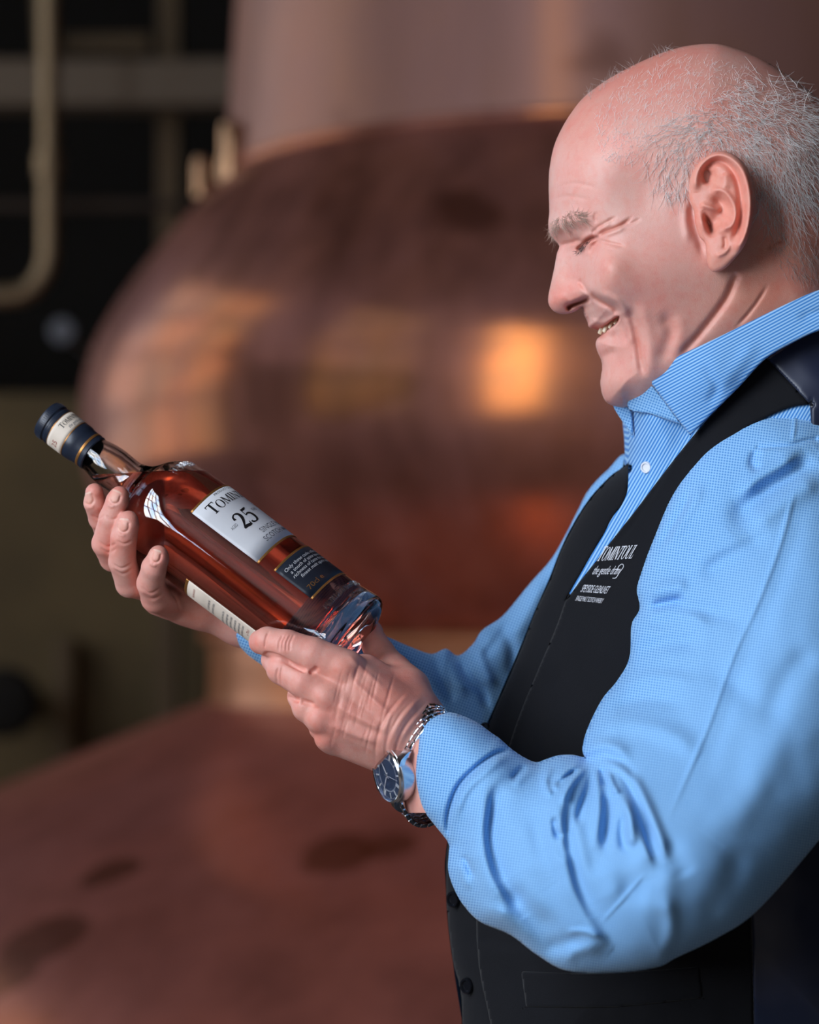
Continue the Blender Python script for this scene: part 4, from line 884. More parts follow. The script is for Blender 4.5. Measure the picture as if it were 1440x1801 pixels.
far_front = [(1104, 815), (1104, 815), (1080, 834), (1050, 864), (1027, 894), (1004, 934), (984, 974), (968, 1018), (941, 1076), (916, 1141), (886, 1211), (863, 1263), (849, 1291), (826, 1341), (801, 1421), (786, 1491), (784, 1561), (787, 1621), (796, 1691), (809, 1741), (813, 1801), (823, 1880), (840, 1970), (920, 1980), (900, 1801), (880, 1700), (876, 1600), (888, 1500), (910, 1400), (946, 1280), (984, 1180), (1014, 1110), (1016, 1050), (996, 1053), (996, 1053), (1008, 1031), (1022, 1007), (1036, 982), (1051, 957), (1063, 937), (1071, 920), (1080, 905), (1090, 893), (1098, 878), (1103, 863), (1105, 834)]
vest = cloth_sheet('waistcoat', near_front, vest_w(9), 7, 3.5, M['wool'], 0, 4.0); adopt(vest, person); vest['label'] = 'black wool waistcoat'
o = cloth_sheet('waistcoat_panel', far_front, vest_w(4), 7, 3.5, M['wool'], 0, 3.0); adopt(o, vest)
back_pts = [(1346, 630), (1346, 630), (1390, 600), (1450, 560), (1550, 570), (1640, 700), (1680, 1000), (1670, 1400), (1650, 1801), (1650, 1960), (1325, 1975), (1325, 1801), (1320, 1600), (1310, 1400), (1330, 1100), (1420, 850), (1424, 712), (1424, 712)]
o = cloth_sheet('waistcoat_panel', back_pts, vest_w(8), 7, 4, M['satin'], 0, 4.0); adopt(o, vest)
# far half of the waistcoat closes round the other side of the trunk
P, d, border, Q, T = grid_in(cr([(1104, 815), (1050, 864), (1004, 934), (968, 1018), (916, 1141), (863, 1263), (826, 1341), (786, 1491), (784, 1561), (796, 1691), (813, 1801), (840, 1975), (1300, 1995), (1655, 1975), (1675, 1400), (1685, 1000), (1640, 700), (1550, 580), (1300, 640)], 4, True), 8.0)
f = torso_w(P); Vn = W(P[:, 0], P[:, 1], f); Vb = Vn + ((2 * (CB - f) + 8) / PXM)[:, None] * FWD; Vc = Vb + (7 / PXM) * FWD
n = len(P); o = mesh_np('waistcoat_panel', np.vstack([Vb, Vc]), [np.vstack([Q, Q[:, ::-1] + n])] + ([np.vstack([T, T[:, ::-1] + n])] if len(T) else []), M['wool'], None, np.vstack([P, P])); adopt(o, vest)
# strap seam, welt pocket, buttons, stitched lettering
pw = vest_w(16)
o = cloth_sheet('pocket_welt', [(916, 1708), (916, 1708), (1060, 1712), (1230, 1700), (1230, 1700), (1236, 1756), (1236, 1756), (1080, 1772), (925, 1771), (925, 1771)], vest_w(12.5), 7, 3.5, M['wool'], 0, 2.0); adopt(o, vest)
for px, py, r in ((851, 1281, 11), (795, 1582, 15), (819, 1734, 15), (905, 1130, 0)):
    if r == 0: continue
    disc_button('waistcoat_button', px + 2, py, float(vest_w(9)(np.array([[px + 4.0, py]]))[0]) - 5, r, WV(-0.72, 0.02, 0.69), M['button_black'], vest)

# ------------------------------------------------------------------ the man: hands
# axis and outline of the bottle the hands close on
BB = W(615.0, 1139.0, -40.0); tau = math.radians(13)
BZ = WV(-0.804 * math.cos(tau), -0.594 * math.cos(tau), -math.sin(tau)); BU = WV(0.594, -0.804, 0); BU = BU - BZ * (BU @ BZ); BU /= np.linalg.norm(BU); BC = np.cross(BU, BZ)
if BC @ FWD > 0: BC = -BC
BM = np.array([BC, BU, BZ]).T
BOUT = cr([(88, 0), (96, 3), (101, 10), (101.5, 20), (99.5, 38), (97.5, 70), (97.5, 150), (98, 260), (98.5, 340), (98, 376), (96, 408), (90, 436), (78, 455), (62, 469), (48, 482), (40, 497), (37, 512), (37.5, 530), (38, 548), (36.5, 566), (33.5, 582), (31.5, 596), (31, 640), (31, 668)], 5)
def bottle_dist(X):
    """distance (in 1/2550 m) of world points from the bottle's glass"""
    d = (X - BB) @ BZ; r = np.linalg.norm((X - BB) - d[:, None] * BZ, axis=1); s = d * PXM
    return np.maximum(r * PXM - np.interp(s, BOUT[:, 1], BOUT[:, 0]), -s)
def hand_part(fld, tintf, strokes=None):
    # where skin meets glass the fingers flatten against it instead of passing through
    m = fld.f < 6; G = fld.G[m]; bd = bottle_dist(W(G[:, 0], G[:, 1], G[:, 2])); fld.f[m] = np.maximum(fld.f[m], 0.8 - bd)
    V, F = fld.mesh()
    F = orient(V, F); N = vnormals(V, F)
    if strokes is not None:
        a = np.zeros(len(V)); strokes(V[:, :2], a); V = V + N * (a * np.clip(-N[:, 2] * 1.6, 0, 1))[:, None]
    X = W(V[:, 0], V[:, 1], V[:, 2])
    c = tintf(V); body_parts.append((X, orient(X, F), c)); return V, N
HSK = SKIN * np.array([1.0, 0.90, 0.88])
# --- near hand: back of the hand to us, fingers run up under the bottle, thumb behind it
WC = np.array([752.0, 1347.0, -128.0])               # wrist centre
fld = Field((425, 1020, -260), (900, 1430, 120), 1.8)
f_ax = np.array([0.492, 0.462, -0.728])
# palm
fld.cone((605, 1182, -146, 36), (700, 1262, -150, 52), 16); fld.cone((582, 1225, -150, 36), (690, 1280, -152, 52), 16); fld.cone((570, 1262, -146, 34), (676, 1292, -138, 44), 16); fld.cone((585, 1300, -128, 26), (672, 1322, -112, 38), 16)
fld.cone((640, 1190, -110, 40), (720, 1250, -120, 50), 18)
fld.cone((690, 1284, -126, 54), (WC[0] + 10, WC[1] - 4, WC[2] + 4, 54), 20); fld.cone((730, 1270, -120, 52), (765, 1300, -110, 52), 20)
f_t = np.array([0.105, -0.869, -0.473])
for k in (-46, -16, 16, 46): fld.cone(tuple(WC + f_t * k) + (52,), tuple(WC + f_t * k * 1.05 + f_ax * 90) + (52,), 14)
# fingers: each its own chain
fld.chain([(608, 1178, -150, 36), (550, 1152, -152, 31), (505, 1136, -146, 28), (470, 1128, -130, 25), (459, 1129, -112, 22)], 5, 6)
fld.chain([(582, 1228, -152, 35), (535, 1200, -152, 29), (496, 1177, -132, 27), (484, 1160, -96, 24), (498, 1138, -66, 20)], 5, 6)
fld.chain([(572, 1262, -146, 32), (540, 1244, -142, 26), (530, 1225, -114, 24), (530, 1200, -80, 21), (548, 1175, -58, 19)], 5, 6)
fld.chain([(588, 1300, -126, 28), (566, 1280, -112, 22), (562, 1258, -84, 20), (572, 1230, -60, 18)], 5, 6)
# thumb: from the wrist side of the palm, up behind the base of the bottle
fld.chain([(712, 1215, -96, 46), (690, 1184, -44, 34), (668, 1150, 8, 26), (648, 1112, 58, 23), (622, 1074, 82, 20), (610, 1052, 84, 17)], 8, 16)
# knuckles
for x, y, z, r in ((604, 1176, -166, 22), (572, 1226, -170, 20), (560, 1264, -162, 18), (572, 1300, -142, 18)): fld.cone((x, y, z, r), (x + 1, y, z, r), 12)
def near_strokes(P, a):
    S = lambda pts, amp, wd, **k: stroke(P, a, pts, amp, wd, **k)
    S([(541, 1182), (515, 1170), (494, 1158), (478, 1152), (462, 1151)], -7, 3.5, ends=0.1); S([(527, 1233), (512, 1228), (503, 1225)], -6, 4, ends=0.1); S([(560, 1172), (552, 1180), (542, 1184)], -4, 4); S([(555, 1240), (540, 1236), (527, 1233)], -4, 4)
    for dx in (0, 7, 13, -6): S([(512 - dx, 1114), (504 - dx, 1130), (503 - dx, 1148)], -2.2, 2.2); 
    S([(474, 1108), (467, 1125), (466, 1142)], -2.2, 2.2); S([(490, 1172), (486, 1190), (489, 1206)], -2, 2.2); S([(497, 1170), (493, 1190), (496, 1208)], -1.8, 2)
    r = np.random.default_rng(3)
    for k in range(34):                               # fine lines of loose skin over the back of the hand
        x = r.uniform(585, 690); y = r.uniform(1180, 1300); L = r.uniform(18, 46); S([(x + L * 0.28, y - L), (x, y), (x - L * 0.2, y + L * 0.9)], -r.uniform(0.5, 1.2), r.uniform(1.8, 3.2), ends=0.4)
    for x0 in (676, 694, 712): S([(x0 + 40, 1205 + (x0 - 660) * 0.5), (x0 + 5, 1250 + (x0 - 660) * 0.4), (x0 - 14, 1300 + (x0 - 660) * 0.2), (x0 - 16, 1345)], -1.8, 3.2, ends=0.35); S([(x0 + 47, 1207 + (x0 - 660) * 0.5), (x0 + 12, 1252 + (x0 - 660) * 0.4), (x0 - 7, 1302)], 1.5, 4, ends=0.3)
    S([(612, 1190), (650, 1225), (690, 1260)], 3.5, 6); S([(580, 1235), (630, 1262), (680, 1286)], 3, 6); S([(570, 1270), (620, 1290), (670, 1308)], 3, 6); S([(600, 1215), (640, 1245), (680, 1275)], -3, 8); S([(590, 1258), (635, 1278), (680, 1298)], -2.5, 7)
    S([(608, 1150), (640, 1180), (680, 1215)], 2, 5)
def near_tint(V):
    c = np.tile(HSK, (len(V), 1)); P = V[:, :2]
    for x, y, rx, ry, mul in ((660, 1240, 70, 60, (0.90, 0.74, 0.70)), (560, 1240, 40, 60, (1.0, 0.86, 0.82)), (600, 1175, 40, 20, (0.98, 0.78, 0.72)), (450, 1135, 20, 20, (1.0, 0.78, 0.74)), (720, 1210, 50, 40, (0.80, 0.62, 0.56)), (560, 1300, 30, 20, (0.94, 0.74, 0.70))):
        a = np.zeros(len(V)); bump(P, a, (x, y), rx, ry, 0.8); c = c * (1 - a[:, None]) + c * np.array(mul) * a[:, None]
    return c
nearV, nearN = hand_part(fld, near_tint, near_strokes)
# --- far hand: fingers come round the shoulder of the bottle with the nails towards us
fld = Field((120, 820, -110), (560, 1200, 260), 1.8)
fld.cone((262, 1000, 110, 40), (330, 1050, 118, 46), 14); fld.cone((282, 1050, 88, 34), (350, 1066, 112, 40), 14); fld.cone((240, 960, 120, 34), (320, 1020, 130, 44), 14); fld.cone((225, 930, 124, 30), (300, 1000, 140, 40), 14)
fld.cone((330, 1050, 116, 42), (425, 1096, 128, 40), 16); fld.cone((425, 1094, 128, 40), (545, 1140, 158, 44), 16)
fld.chain([(232, 945, 126, 28), (186, 930, 96, 21), (176, 912, 60, 20), (167, 884, 30, 19.5), (166, 866, 20, 16)], 4, 5)
fld.chain([(244, 985, 112, 30), (198, 982, 70, 23), (184, 956, 34, 22.5), (196, 912, 4, 22), (207, 880, -8, 20), (210, 872, -8, 17)], 4, 5)
fld.chain([(262, 1028, 96, 30), (228, 1026, 50, 25), (215, 988, 14, 24), (218, 945, -16, 23), (225, 922, -24, 20.5), (226, 916, -24, 18)], 4, 5)
fld.chain([(300, 1060, 84, 30), (274, 1052, 36, 26), (265, 1026, 2, 24.5), (271, 998, -30, 22), (278, 982, -42, 19), (279, 976, -42, 17)], 4, 5)
# thumb lies along the far side of the neck
fld.chain([(330, 1010, 150, 38), (300, 950, 176, 26), (280, 900, 178, 22), (262, 868, 168, 18)], 8, 14)
NAILS = [(155, 877, 11, 14, -18), (202, 874, 12, 16, 24), (217, 924, 12, 16, 10), (274, 978, 11, 15, 18)]
def far_strokes(P, a):
    S = lambda pts, amp, wd, **k: stroke(P, a, pts, amp, wd, **k)
    for x, y, rx, ry, an in NAILS:
        t = math.radians(an); R_ = lambda u, v: (x + u * math.cos(t) - v * math.sin(t), y + u * math.sin(t) + v * math.cos(t))
        S([R_(-rx * 0.7, -ry * 0.5), R_(-rx * 0.75, ry * 0.4), R_(0, ry * 0.8), R_(rx * 0.75, ry * 0.4), R_(rx * 0.7, -ry * 0.5)], -2.4, 2.2, ends=0.05); S([R_(-rx * 0.6, ry * 0.9), R_(0, ry * 1.15), R_(rx * 0.6, ry * 0.9)], 1.6, 3)
    for pts in ([(172, 950), (188, 962), (206, 955)], [(174, 962), (190, 972), (206, 964)], [(196, 990), (214, 1000), (236, 988)], [(198, 1000), (216, 1010), (238, 998)], [(246, 1030), (264, 1044), (286, 1032)], [(250, 1042), (268, 1054), (290, 1042)], [(160, 905), (172, 912), (184, 905)], [(300, 1040), (312, 1056), (316, 1076)], [(184, 905), (196, 914), (212, 908)], [(204, 950), (218, 957), (236, 950)]):
        S(pts, -2.0, 2.4)
def far_tint(V):
    c = np.tile(HSK, (len(V), 1)); P = V[:, :2]
    for x, y, rx, ry, mul in ((168, 858, 26, 22, (1.0, 0.76, 0.72)), (212, 862, 26, 20, (1.0, 0.76, 0.72)), (240, 915, 18, 30, (1.0, 0.74, 0.70)), (286, 980, 14, 30, (1.0, 0.74, 0.70)), (330, 1085, 80, 30, (0.92, 0.76, 0.70)), (200, 960, 20, 20, (1.0, 0.82, 0.78))):
        a = np.zeros(len(V)); bump(P, a, (x, y), rx, ry, 0.8); c = c * (1 - a[:, None]) + c * np.array(mul) * a[:, None]
    for x, y, rx, ry, an in NAILS:
        t = math.radians(an); dx, dy = P[:, 0] - x, P[:, 1] - y; u = (dx * math.cos(t) + dy * math.sin(t)) / (rx * 0.72); v = (-dx * math.sin(t) + dy * math.cos(t)) / (ry * 0.72)
        m = np.clip((1.15 - np.maximum(np.abs(u), np.abs(v)) ** 1.0) * 4, 0, 1) * (u * u + v ** 4 < 1.6); tip = np.clip((-v - 0.75) * 5, 0, 1)
        nc = np.array(lin(240, 182, 164)[:3]); tc = np.array(lin(244, 222, 204)[:3])
        c = c * (1 - m[:, None]) + (nc * (1 - tip[:, None]) + tc * tip[:, None]) * m[:, None]
    return c
farV, farN = hand_part(fld, far_tint, far_strokes)

# trunk, arms and legs inside the clothes join head and hands into one figure
fld = Field((380, 560, -420), (1620, 2100, 640), 14.0)
for a_, b_ in (((1330, 660, 50, 80), (1330, 900, 170, 110)), ((1250, 960, 200, 120), (1230, 1700, 190, 200)), ((1380, 960, 200, 120), (1400, 1750, 190, 190)), ((1400, 820, 0, 70), (1300, 1150, -230, 70)), ((1300, 1150, -230, 70), (1180, 1520, -380, 66)), ((1180, 1520, -380, 66), (900, 1420, -220, 56)), ((900, 1420, -220, 52), (775, 1360, -140, 50)), ((1180, 900, 380, 60), (950, 1180, 370, 50)), ((950, 1180, 370, 50), (820, 1260, 300, 44)), ((820, 1260, 300, 44), (520, 1135, 150, 36)), ((1250, 1700, 180, 180), (1250, 2050, 180, 170)), ((1250, 900, 200, 120), (1180, 900, 380, 60)), ((1380, 850, 150, 110), (1400, 820, 0, 70))): fld.cone(a_, b_, 20)
V, F = fld.mesh(); X = W(V[:, 0], V[:, 1], V[:, 2])
body_parts.append((X, orient(X, F), np.tile(SKIN, (len(V), 1))))
V, F, C = merge(body_parts)
body = mesh_np('body', V, F, M['skin'], None, None, C); adopt(body, person)
# trousers and shoes, down to the floor
hip = W(1250, 1930, 190)
for sy in (-1, 1):
    hx, hy = hip[0], hip[1] + sy * 0.105
    m = MB(); m.tube([(hx, hy - sy * 0.01, hip[2] - 0.02), (hx, hy, 0.75), (hx + 0.01, hy, 0.48), (hx + 0.02, hy, 0.25), (hx + 0.01, hy, 0.09), (hx + 0.01, hy, 0.045)], [0.15, 0.125, 0.095, 0.085, 0.085, 0.09], 28); o = m.build('trouser_leg', M['trouser'], person, True, 60)
    m = MB(); m.tube([(hx + 0.10, hy, 0.05), (hx + 0.04, hy, 0.052), (hx - 0.06, hy, 0.05), (hx - 0.14, hy, 0.042), (hx - 0.19, hy, 0.032), (hx - 0.205, hy, 0.028)], [0.035, 0.048, 0.05, 0.042, 0.03, 0.015], 20); m.box((hx - 0.05, hy, 0.008), (0.30, 0.085, 0.016), bev=0.006); o = m.build('shoe', M['shoe'], person, True, 50)
m = MB(); m.tube([(hip[0], hip[1], hip[2] + 0.05), (hip[0], hip[1], hip[2] + 0.0), (hip[0], hip[1], hip[2] - 0.06), (hip[0], hip[1], hip[2] - 0.16)], [0.12, 0.135, 0.14, 0.12], 36); m.build('trouser_seat', M['trouser'], person, True, 60)

# ------------------------------------------------------------------ lettering
def rib(pts, wd, n=5):
    """a pen stroke: centre line with a width at every point -> vertices and quads in the plane"""
    rows = np.array([(x, y, (wd if np.isscalar(wd) else wd[i])) for i, (x, y) in enumerate(pts)], float)
    c = cr(rows, n) if len(rows) > 2 else np.vstack([rows[0] * (1 - t) + rows[1] * t for t in np.linspace(0, 1, n)])
    t = np.gradient(c[:, :2], axis=0); t /= np.linalg.norm(t, axis=1)[:, None] + 1e-9; nn = np.c_[-t[:, 1], t[:, 0]] * c[:, 2:3] / 2
    v = np.vstack([c[:, :2] + nn, c[:, :2] - nn]); k = len(c)
    return v, [(i, i + 1, i + 1 + k, i + k) for i in range(k - 1)]
def ell(cx, cy, rx, ry, thick, thin, n=28):
    a = np.linspace(0, 2 * math.pi, n, endpoint=False); w_ = thin + (thick - thin) * np.abs(np.cos(a))
    o = np.c_[cx + rx * np.cos(a), cy + ry * np.sin(a)]; i = np.c_[cx + (rx - w_) * np.cos(a), cy + (ry - thin) * np.sin(a)]
    return np.vstack([o, i]), [(k, (k + 1) % n, (k + 1) % n + n, k + n) for k in range(n)]
SERIF = {
    'T': (0.74, [rib([(0.03, 0.965), (0.71, 0.965)], 0.07), rib([(0.37, 0.96), (0.37, 0.03)], 0.17), rib([(0.2, 0.025), (0.54, 0.025)], 0.05), rib([(0.04, 0.98), (0.01, 0.76)], [0.1, 0.02]), rib([(0.7, 0.98), (0.73, 0.76)], [0.1, 0.02])]),
    'O': (0.92, [ell(0.45, 0.5, 0.42, 0.51, 0.17, 0.05)]),
    'M': (1.0, [rib([(0.12, 0.97), (0.1, 0.02)], 0.07), rib([(0.14, 0.97), (0.48, 0.05)], 0.15), rib([(0.48, 0.05), (0.82, 0.97)], 0.06), rib([(0.84, 0.97), (0.86, 0.02)], 0.17), rib([(0.0, 0.025), (0.22, 0.025)], 0.05), rib([(0.72, 0.025), (0.99, 0.025)], 0.05), rib([(0.02, 0.975), (0.16, 0.975)], 0.05), rib([(0.8, 0.975), (0.97, 0.975)], 0.05)]),
    'I': (0.42, [rib([(0.2, 0.98), (0.2, 0.02)], 0.17), rib([(0.05, 0.975), (0.35, 0.975)], 0.05), rib([(0.05, 0.025), (0.35, 0.025)], 0.05)]),
    'N': (0.9, [rib([(0.13, 0.97), (0.13, 0.02)], 0.07), rib([(0.12, 0.97), (0.74, 0.03)], 0.16), rib([(0.75, 0.98), (0.75, 0.02)], 0.07), rib([(0.01, 0.025), (0.25, 0.025)], 0.05), rib([(0.62, 0.975), (0.88, 0.975)], 0.05), rib([(0.0, 0.975), (0.16, 0.975)], 0.05)]),
    'U': (0.88, [rib([(0.15, 0.98), (0.15, 0.35), (0.24, 0.09), (0.45, 0.03), (0.64, 0.1), (0.72, 0.35), (0.72, 0.98)], [0.17, 0.17, 0.13, 0.07, 0.06, 0.06, 0.06]), rib([(0.01, 0.975), (0.29, 0.975)], 0.05), rib([(0.6, 0.975), (0.85, 0.975)], 0.05)]),
    'L': (0.66, [rib([(0.17, 0.98), (0.17, 0.02)], 0.17), rib([(0.03, 0.975), (0.33, 0.975)], 0.05), rib([(0.03, 0.03), (0.6, 0.03)], 0.06), rib([(0.59, 0.01), (0.63, 0.28)], [0.1, 0.02])]),
    '2': (0.72, [rib([(0.10, 0.70), (0.14, 0.88), (0.33, 0.97), (0.53, 0.88), (0.57, 0.70), (0.48, 0.50), (0.28, 0.27), (0.11, 0.10)], [0.17, 0.10, 0.07, 0.15, 0.20, 0.17, 0.11, 0.08]), rib([(0.07, 0.075), (0.30, 0.10), (0.48, 0.065), (0.60, 0.05)], [0.10, 0.17, 0.17, 0.13]), rib([(0.60, 0.02), (0.65, 0.24)], [0.13, 0.03])]),
    '5': (0.70, [rib([(0.18, 0.97), (0.15, 0.56)], 0.06), rib([(0.16, 0.92), (0.40, 0.925), (0.60, 0.985)], [0.12, 0.14, 0.05]), rib([(0.15, 0.56), (0.33, 0.63), (0.53, 0.54), (0.59, 0.34), (0.52, 0.12), (0.32, 0.025), (0.12, 0.07), (0.07, 0.17)], [0.05, 0.09, 0.16, 0.20, 0.15, 0.07, 0.12, 0.15])]),
}
def serif_text(s, small=0.8):
    """first letter full height, the others small capitals"""
    V = []; F = []; x = 0
    for i, ch in enumerate(s):
        adv, parts = SERIF[ch]; sc = 1.0 if (i == 0 or ch.isdigit()) else small
        for v, f in parts:
            n = sum(len(q) for q in V); V.append(np.asarray(v) * sc + [x, 0]); F += [tuple(k + n for k in q) for q in f]
        x += adv * sc
    return np.vstack(V) / [x, 1], F
_font = {}
def plain_text(s, shear=0.0):
    if (s, shear) in _font: return _font[(s, shear)]
    cu = bpy.data.curves.new('lettering', 'FONT'); cu.body = s; cu.shear = shear; cu.resolution_u = 3
    o = bpy.data.objects.new('lettering', cu); COL.objects.link(o); dg = bpy.context.evaluated_depsgraph_get(); dg.update()
    me = bpy.data.meshes.new_from_object(o.evaluated_get(dg)); bm = bmesh.new(); bm.from_mesh(me); bmesh.ops.triangulate(bm, faces=bm.faces)
    bm.verts.index_update(); V = np.array([(v.co.x, v.co.y) for v in bm.verts]); F = [tuple(v.index for v in f.verts) for f in bm.faces]
    bm.free(); bpy.data.objects.remove(o); bpy.data.curves.remove(cu); bpy.data.meshes.remove(me)
    V[:, 0] -= V[:, 0].min(); V[:, 0] /= V[:, 0].max(); V[:, 1] /= 0.7
    _font[(s, shear)] = (V, F); return V, F
def put_text(name, VF, mapf, mat, parent):
    """letters laid on a surface: mapf takes unit coordinates (x along the line, y up) to world points"""
    V, F = VF; o = None
    tri = [f for f in F if len(f) == 3]; qd = [f for f in F if len(f) == 4]
    o = mesh_np(name, mapf(np.asarray(V, float)), ([np.array(qd)] if qd else []) + ([np.array(tri)] if tri else []), mat, None, smooth=False)
    return adopt(o, parent)

# waistcoat embroidery
vw = vest_w(11.2)
def cloth_map(o, x, y):
    o, x, y = np.array(o, float), np.array(x, float), np.array(y, float)
    def f(V): P = o + V[:, :1] * x + V[:, 1:2] * y; return W(P[:, 0], P[:, 1], vw(P))
    return f
put_text('embroidery', serif_text('TOMINTOUL', 0.92), cloth_map((1048, 987), (62, -5), (15, -26)), M['thread'], vest)
put_text('embroidery', plain_text('the gentle dram', 0.3), cloth_map((1041, 1010), (46, 0), (7, -15)), M['thread'], vest)
put_text('embroidery', rib([(1077, 1017), (1083, 1016), (1089, 1007), (1096, 997), (1094, 992), (1088, 996), (1085, 1003)], 1.0, 6), lambda P: W(P[:, 0], P[:, 1], vw(P)), M['thread'], vest)
put_text('embroidery', plain_text('SPEYSIDE GLENLIVET'), cloth_map((1020, 1041), (47, 3), (7, -13)), M['thread'], vest)
put_text('embroidery', plain_text('SINGLE MALT SCOTCH WHISKY'), cloth_map((1011, 1056), (47, 5), (4.5, -8.5)), M['thread'], vest)

# ------------------------------------------------------------------ the bottle
px = 1.0 / PXM
bottle = thing('whisky_bottle', 'clear glass whisky bottle full of amber red spirit, navy stopper, held up in both hands', 'bottle', tuple(BB))
outer = BOUT
inner = cr([(24, 668), (24, 640), (25, 596), (27, 582), (30, 566), (31.5, 548), (31, 530), (30.5, 512), (33, 498), (40, 484), (54, 470), (70, 456), (83, 436), (89, 408), (91, 376), (91, 340), (91, 150), (91, 75), (88, 52), (78, 40), (60, 36), (0.2, 46)], 5)
m = MB(); L = [(0.2, 22), (30, 18), (60, 9), (78, 3)] + [tuple(p) for p in outer] + [(28, 670)] + [tuple(p) for p in inner]
m.lathe([(r * px, z * px) for r, z in L], 96, M=BM, org=BB); glass = m.build('glass', M['glass'], bottle, True, 50)
# spirit: fills the inside up to a level surface in the shoulder
m = MB(); Ll = [(r + 0.35 if r > 1 else r, z - 0.3) for r, z in inner if z < 600]; Ll = [(0.2, Ll[0][1])] + Ll
m.lathe([(r * px, z * px) for r, z in Ll], 96, M=BM, org=BB); liq = m.build('spirit', M['liquid'], bottle, True, 60)
bm = bmesh.new(); bm.from_mesh(liq.data); lev = W(240, 834, 70)
r_ = bmesh.ops.bisect_plane(bm, geom=bm.verts[:] + bm.edges[:] + bm.faces[:], dist=1e-7, plane_co=Vector(lev), plane_no=Vector((0, 0, 1)), clear_outer=True)
ed = [e for e in r_['geom_cut'] if isinstance(e, bmesh.types.BMEdge)]; bmesh.ops.contextual_create(bm, geom=ed); bmesh.ops.recalc_face_normals(bm, faces=bm.faces); bm.to_mesh(liq.data); bm.free()
def on_bottle(th, s, r): th = np.radians(th); return BB + (np.asarray(r) * px * np.cos(th))[..., None] * BC + (np.asarray(r) * px * np.sin(th))[..., None] * BU + (np.asarray(s) * px)[..., None] * BZ
prof_r = lambda s: np.interp(s, outer[:, 1], outer[:, 0])
def patch(name, t0, t1, s0, s1, mat, parent, off=0.4, thick=0.6, rf=None, nt=40, ns=6):
    t, s = np.meshgrid(np.linspace(t0, t1, nt), np.linspace(s0, s1, ns), indexing='ij'); r = (rf or prof_r)(s) + off
    A = on_bottle(t.ravel(), s.ravel(), (r + thick).ravel()); B = on_bottle(t.ravel(), s.ravel(), r.ravel()); n = nt * ns
    I = np.arange(n).reshape(nt, ns); q = np.c_[I[:-1, :-1].ravel(), I[1:, :-1].ravel(), I[1:, 1:].ravel(), I[:-1, 1:].ravel()]
    rim = np.concatenate([I[:, 0], I[-1, 1:], I[-2::-1, -1], I[0, -2:0:-1]]); rq = np.c_[rim, np.roll(rim, -1), np.roll(rim, -1) + n, rim + n]
    o = mesh_np(name, np.vstack([A, B]), np.vstack([q, q[:, ::-1] + n, rq[:, ::-1]]), mat, None); fix_normals(o); return adopt(o, parent)
def btext(VF, th0, width, s0, height, mat, parent, name='print', off=1.25, rf=None):
    def f(V):
        s = s0 + V[:, 1] * height; r = (rf or prof_r)(s) + off; R_ = (rf or prof_r)(np.array([s0 + height / 2]))[0]
        return on_bottle(th0 + np.degrees(V[:, 0] * width / R_), s, r)
    return put_text(name, VF, f, mat, parent)
lab = patch('main_label', 15, 165, 201, 347, M['label_white'], bottle)
patch('gold_edge', 15, 165, 347, 351, M['gold'], lab); patch('gold_edge', 15, 165, 197, 201, M['gold'], lab)
btext(plain_text('PRODUCT OF SPEYSIDE'), 47, 92, 340.5, 4.5, M['ink_grey'], lab)
btext(serif_text('TOMINTOUL', 0.80), 27, 150, 314, 23, M['ink'], lab)
btext(serif_text('25'), 35.5, 47, 256, 36, M['ink'], lab); btext(plain_text('AGED'), 26.5, 15, 271, 6.5, M['ink_grey'], lab); btext(plain_text('YEARS'), 66, 18, 277, 6.5, M['ink_grey'], lab)
btext(plain_text('SINGLE MALT'), 47, 88, 231, 11, M['ink_grey'], lab); btext(plain_text('SCOTCH WHISKY'), 41, 106, 214, 11, M['ink_grey'], lab)
lab2 = patch('note_label', 19, 161, 87, 165, M['label_navy'], bottle)
patch('gold_edge', 19, 161, 165, 169, M['gold'], lab2); patch('gold_edge', 19, 161, 83, 87, M['gold'], lab2)
for i, (t_, s_) in enumerate((('Only those casks offering', (25, 149)), ('a touch of spice have the', (27.5, 140)), ('richness of taste for our', (25.5, 131)), ('finest malt spirit aged', (32, 122)))):
    btext(plain_text(t_, 0.2), s_[0], 108 - 9 * (i == 3), s_[1], 6.5, M['ink_white'], lab2)
btext(plain_text('70cl e'), 26, 40, 97, 9.5, M['gold'], lab2)
lab3 = patch('rear_label', -47, -150, 96, 287, M['label_cream'], bottle); patch('gold_edge', -47, -150, 287, 293, M['gold'], lab3)
for k, (s_, w_, mt) in enumerate(((270, 30, 'ink_red'), (236, 34, 'ink_grey'), (226, 40, 'ink_grey'), (204, 60, 'ink_grey'), (195, 50, 'ink_grey'), (186, 44, 'ink_grey'), (177, 48, 'ink_grey'), (168, 46, 'ink_grey'), (160, 44, 'ink_grey'), (148, 18, 'ink_red'), (126, 14, 'ink_red'))):
    V_, F_ = plain_text(('Matured slowly in oak casks for', 'a rich and gentle single malt', 'Distilled and bottled in Scotland')[k % 3] if w_ > 25 else 'e 70cl')
    V_ = V_ * [1, 1]; btext((V_, F_), -53 - w_ * 0.59, w_, s_, 5.5, M[mt], lab3)
for word, t0, wd, s0, hh_ in (('TOMINTOUL', 44, 80, 424, 13), ('DISTILLED IN SCOTLAND', 20, 120, 52, 11), ('EST. 1965', 48, 44, 34, 8)):
    o = btext(plain_text(word), t0, wd, s0, hh_, M['glass'], glass, 'embossing', off=0.6); sm = o.modifiers.new('depth', 'SOLIDIFY'); sm.thickness = 2.2 * px; sm.offset = 0
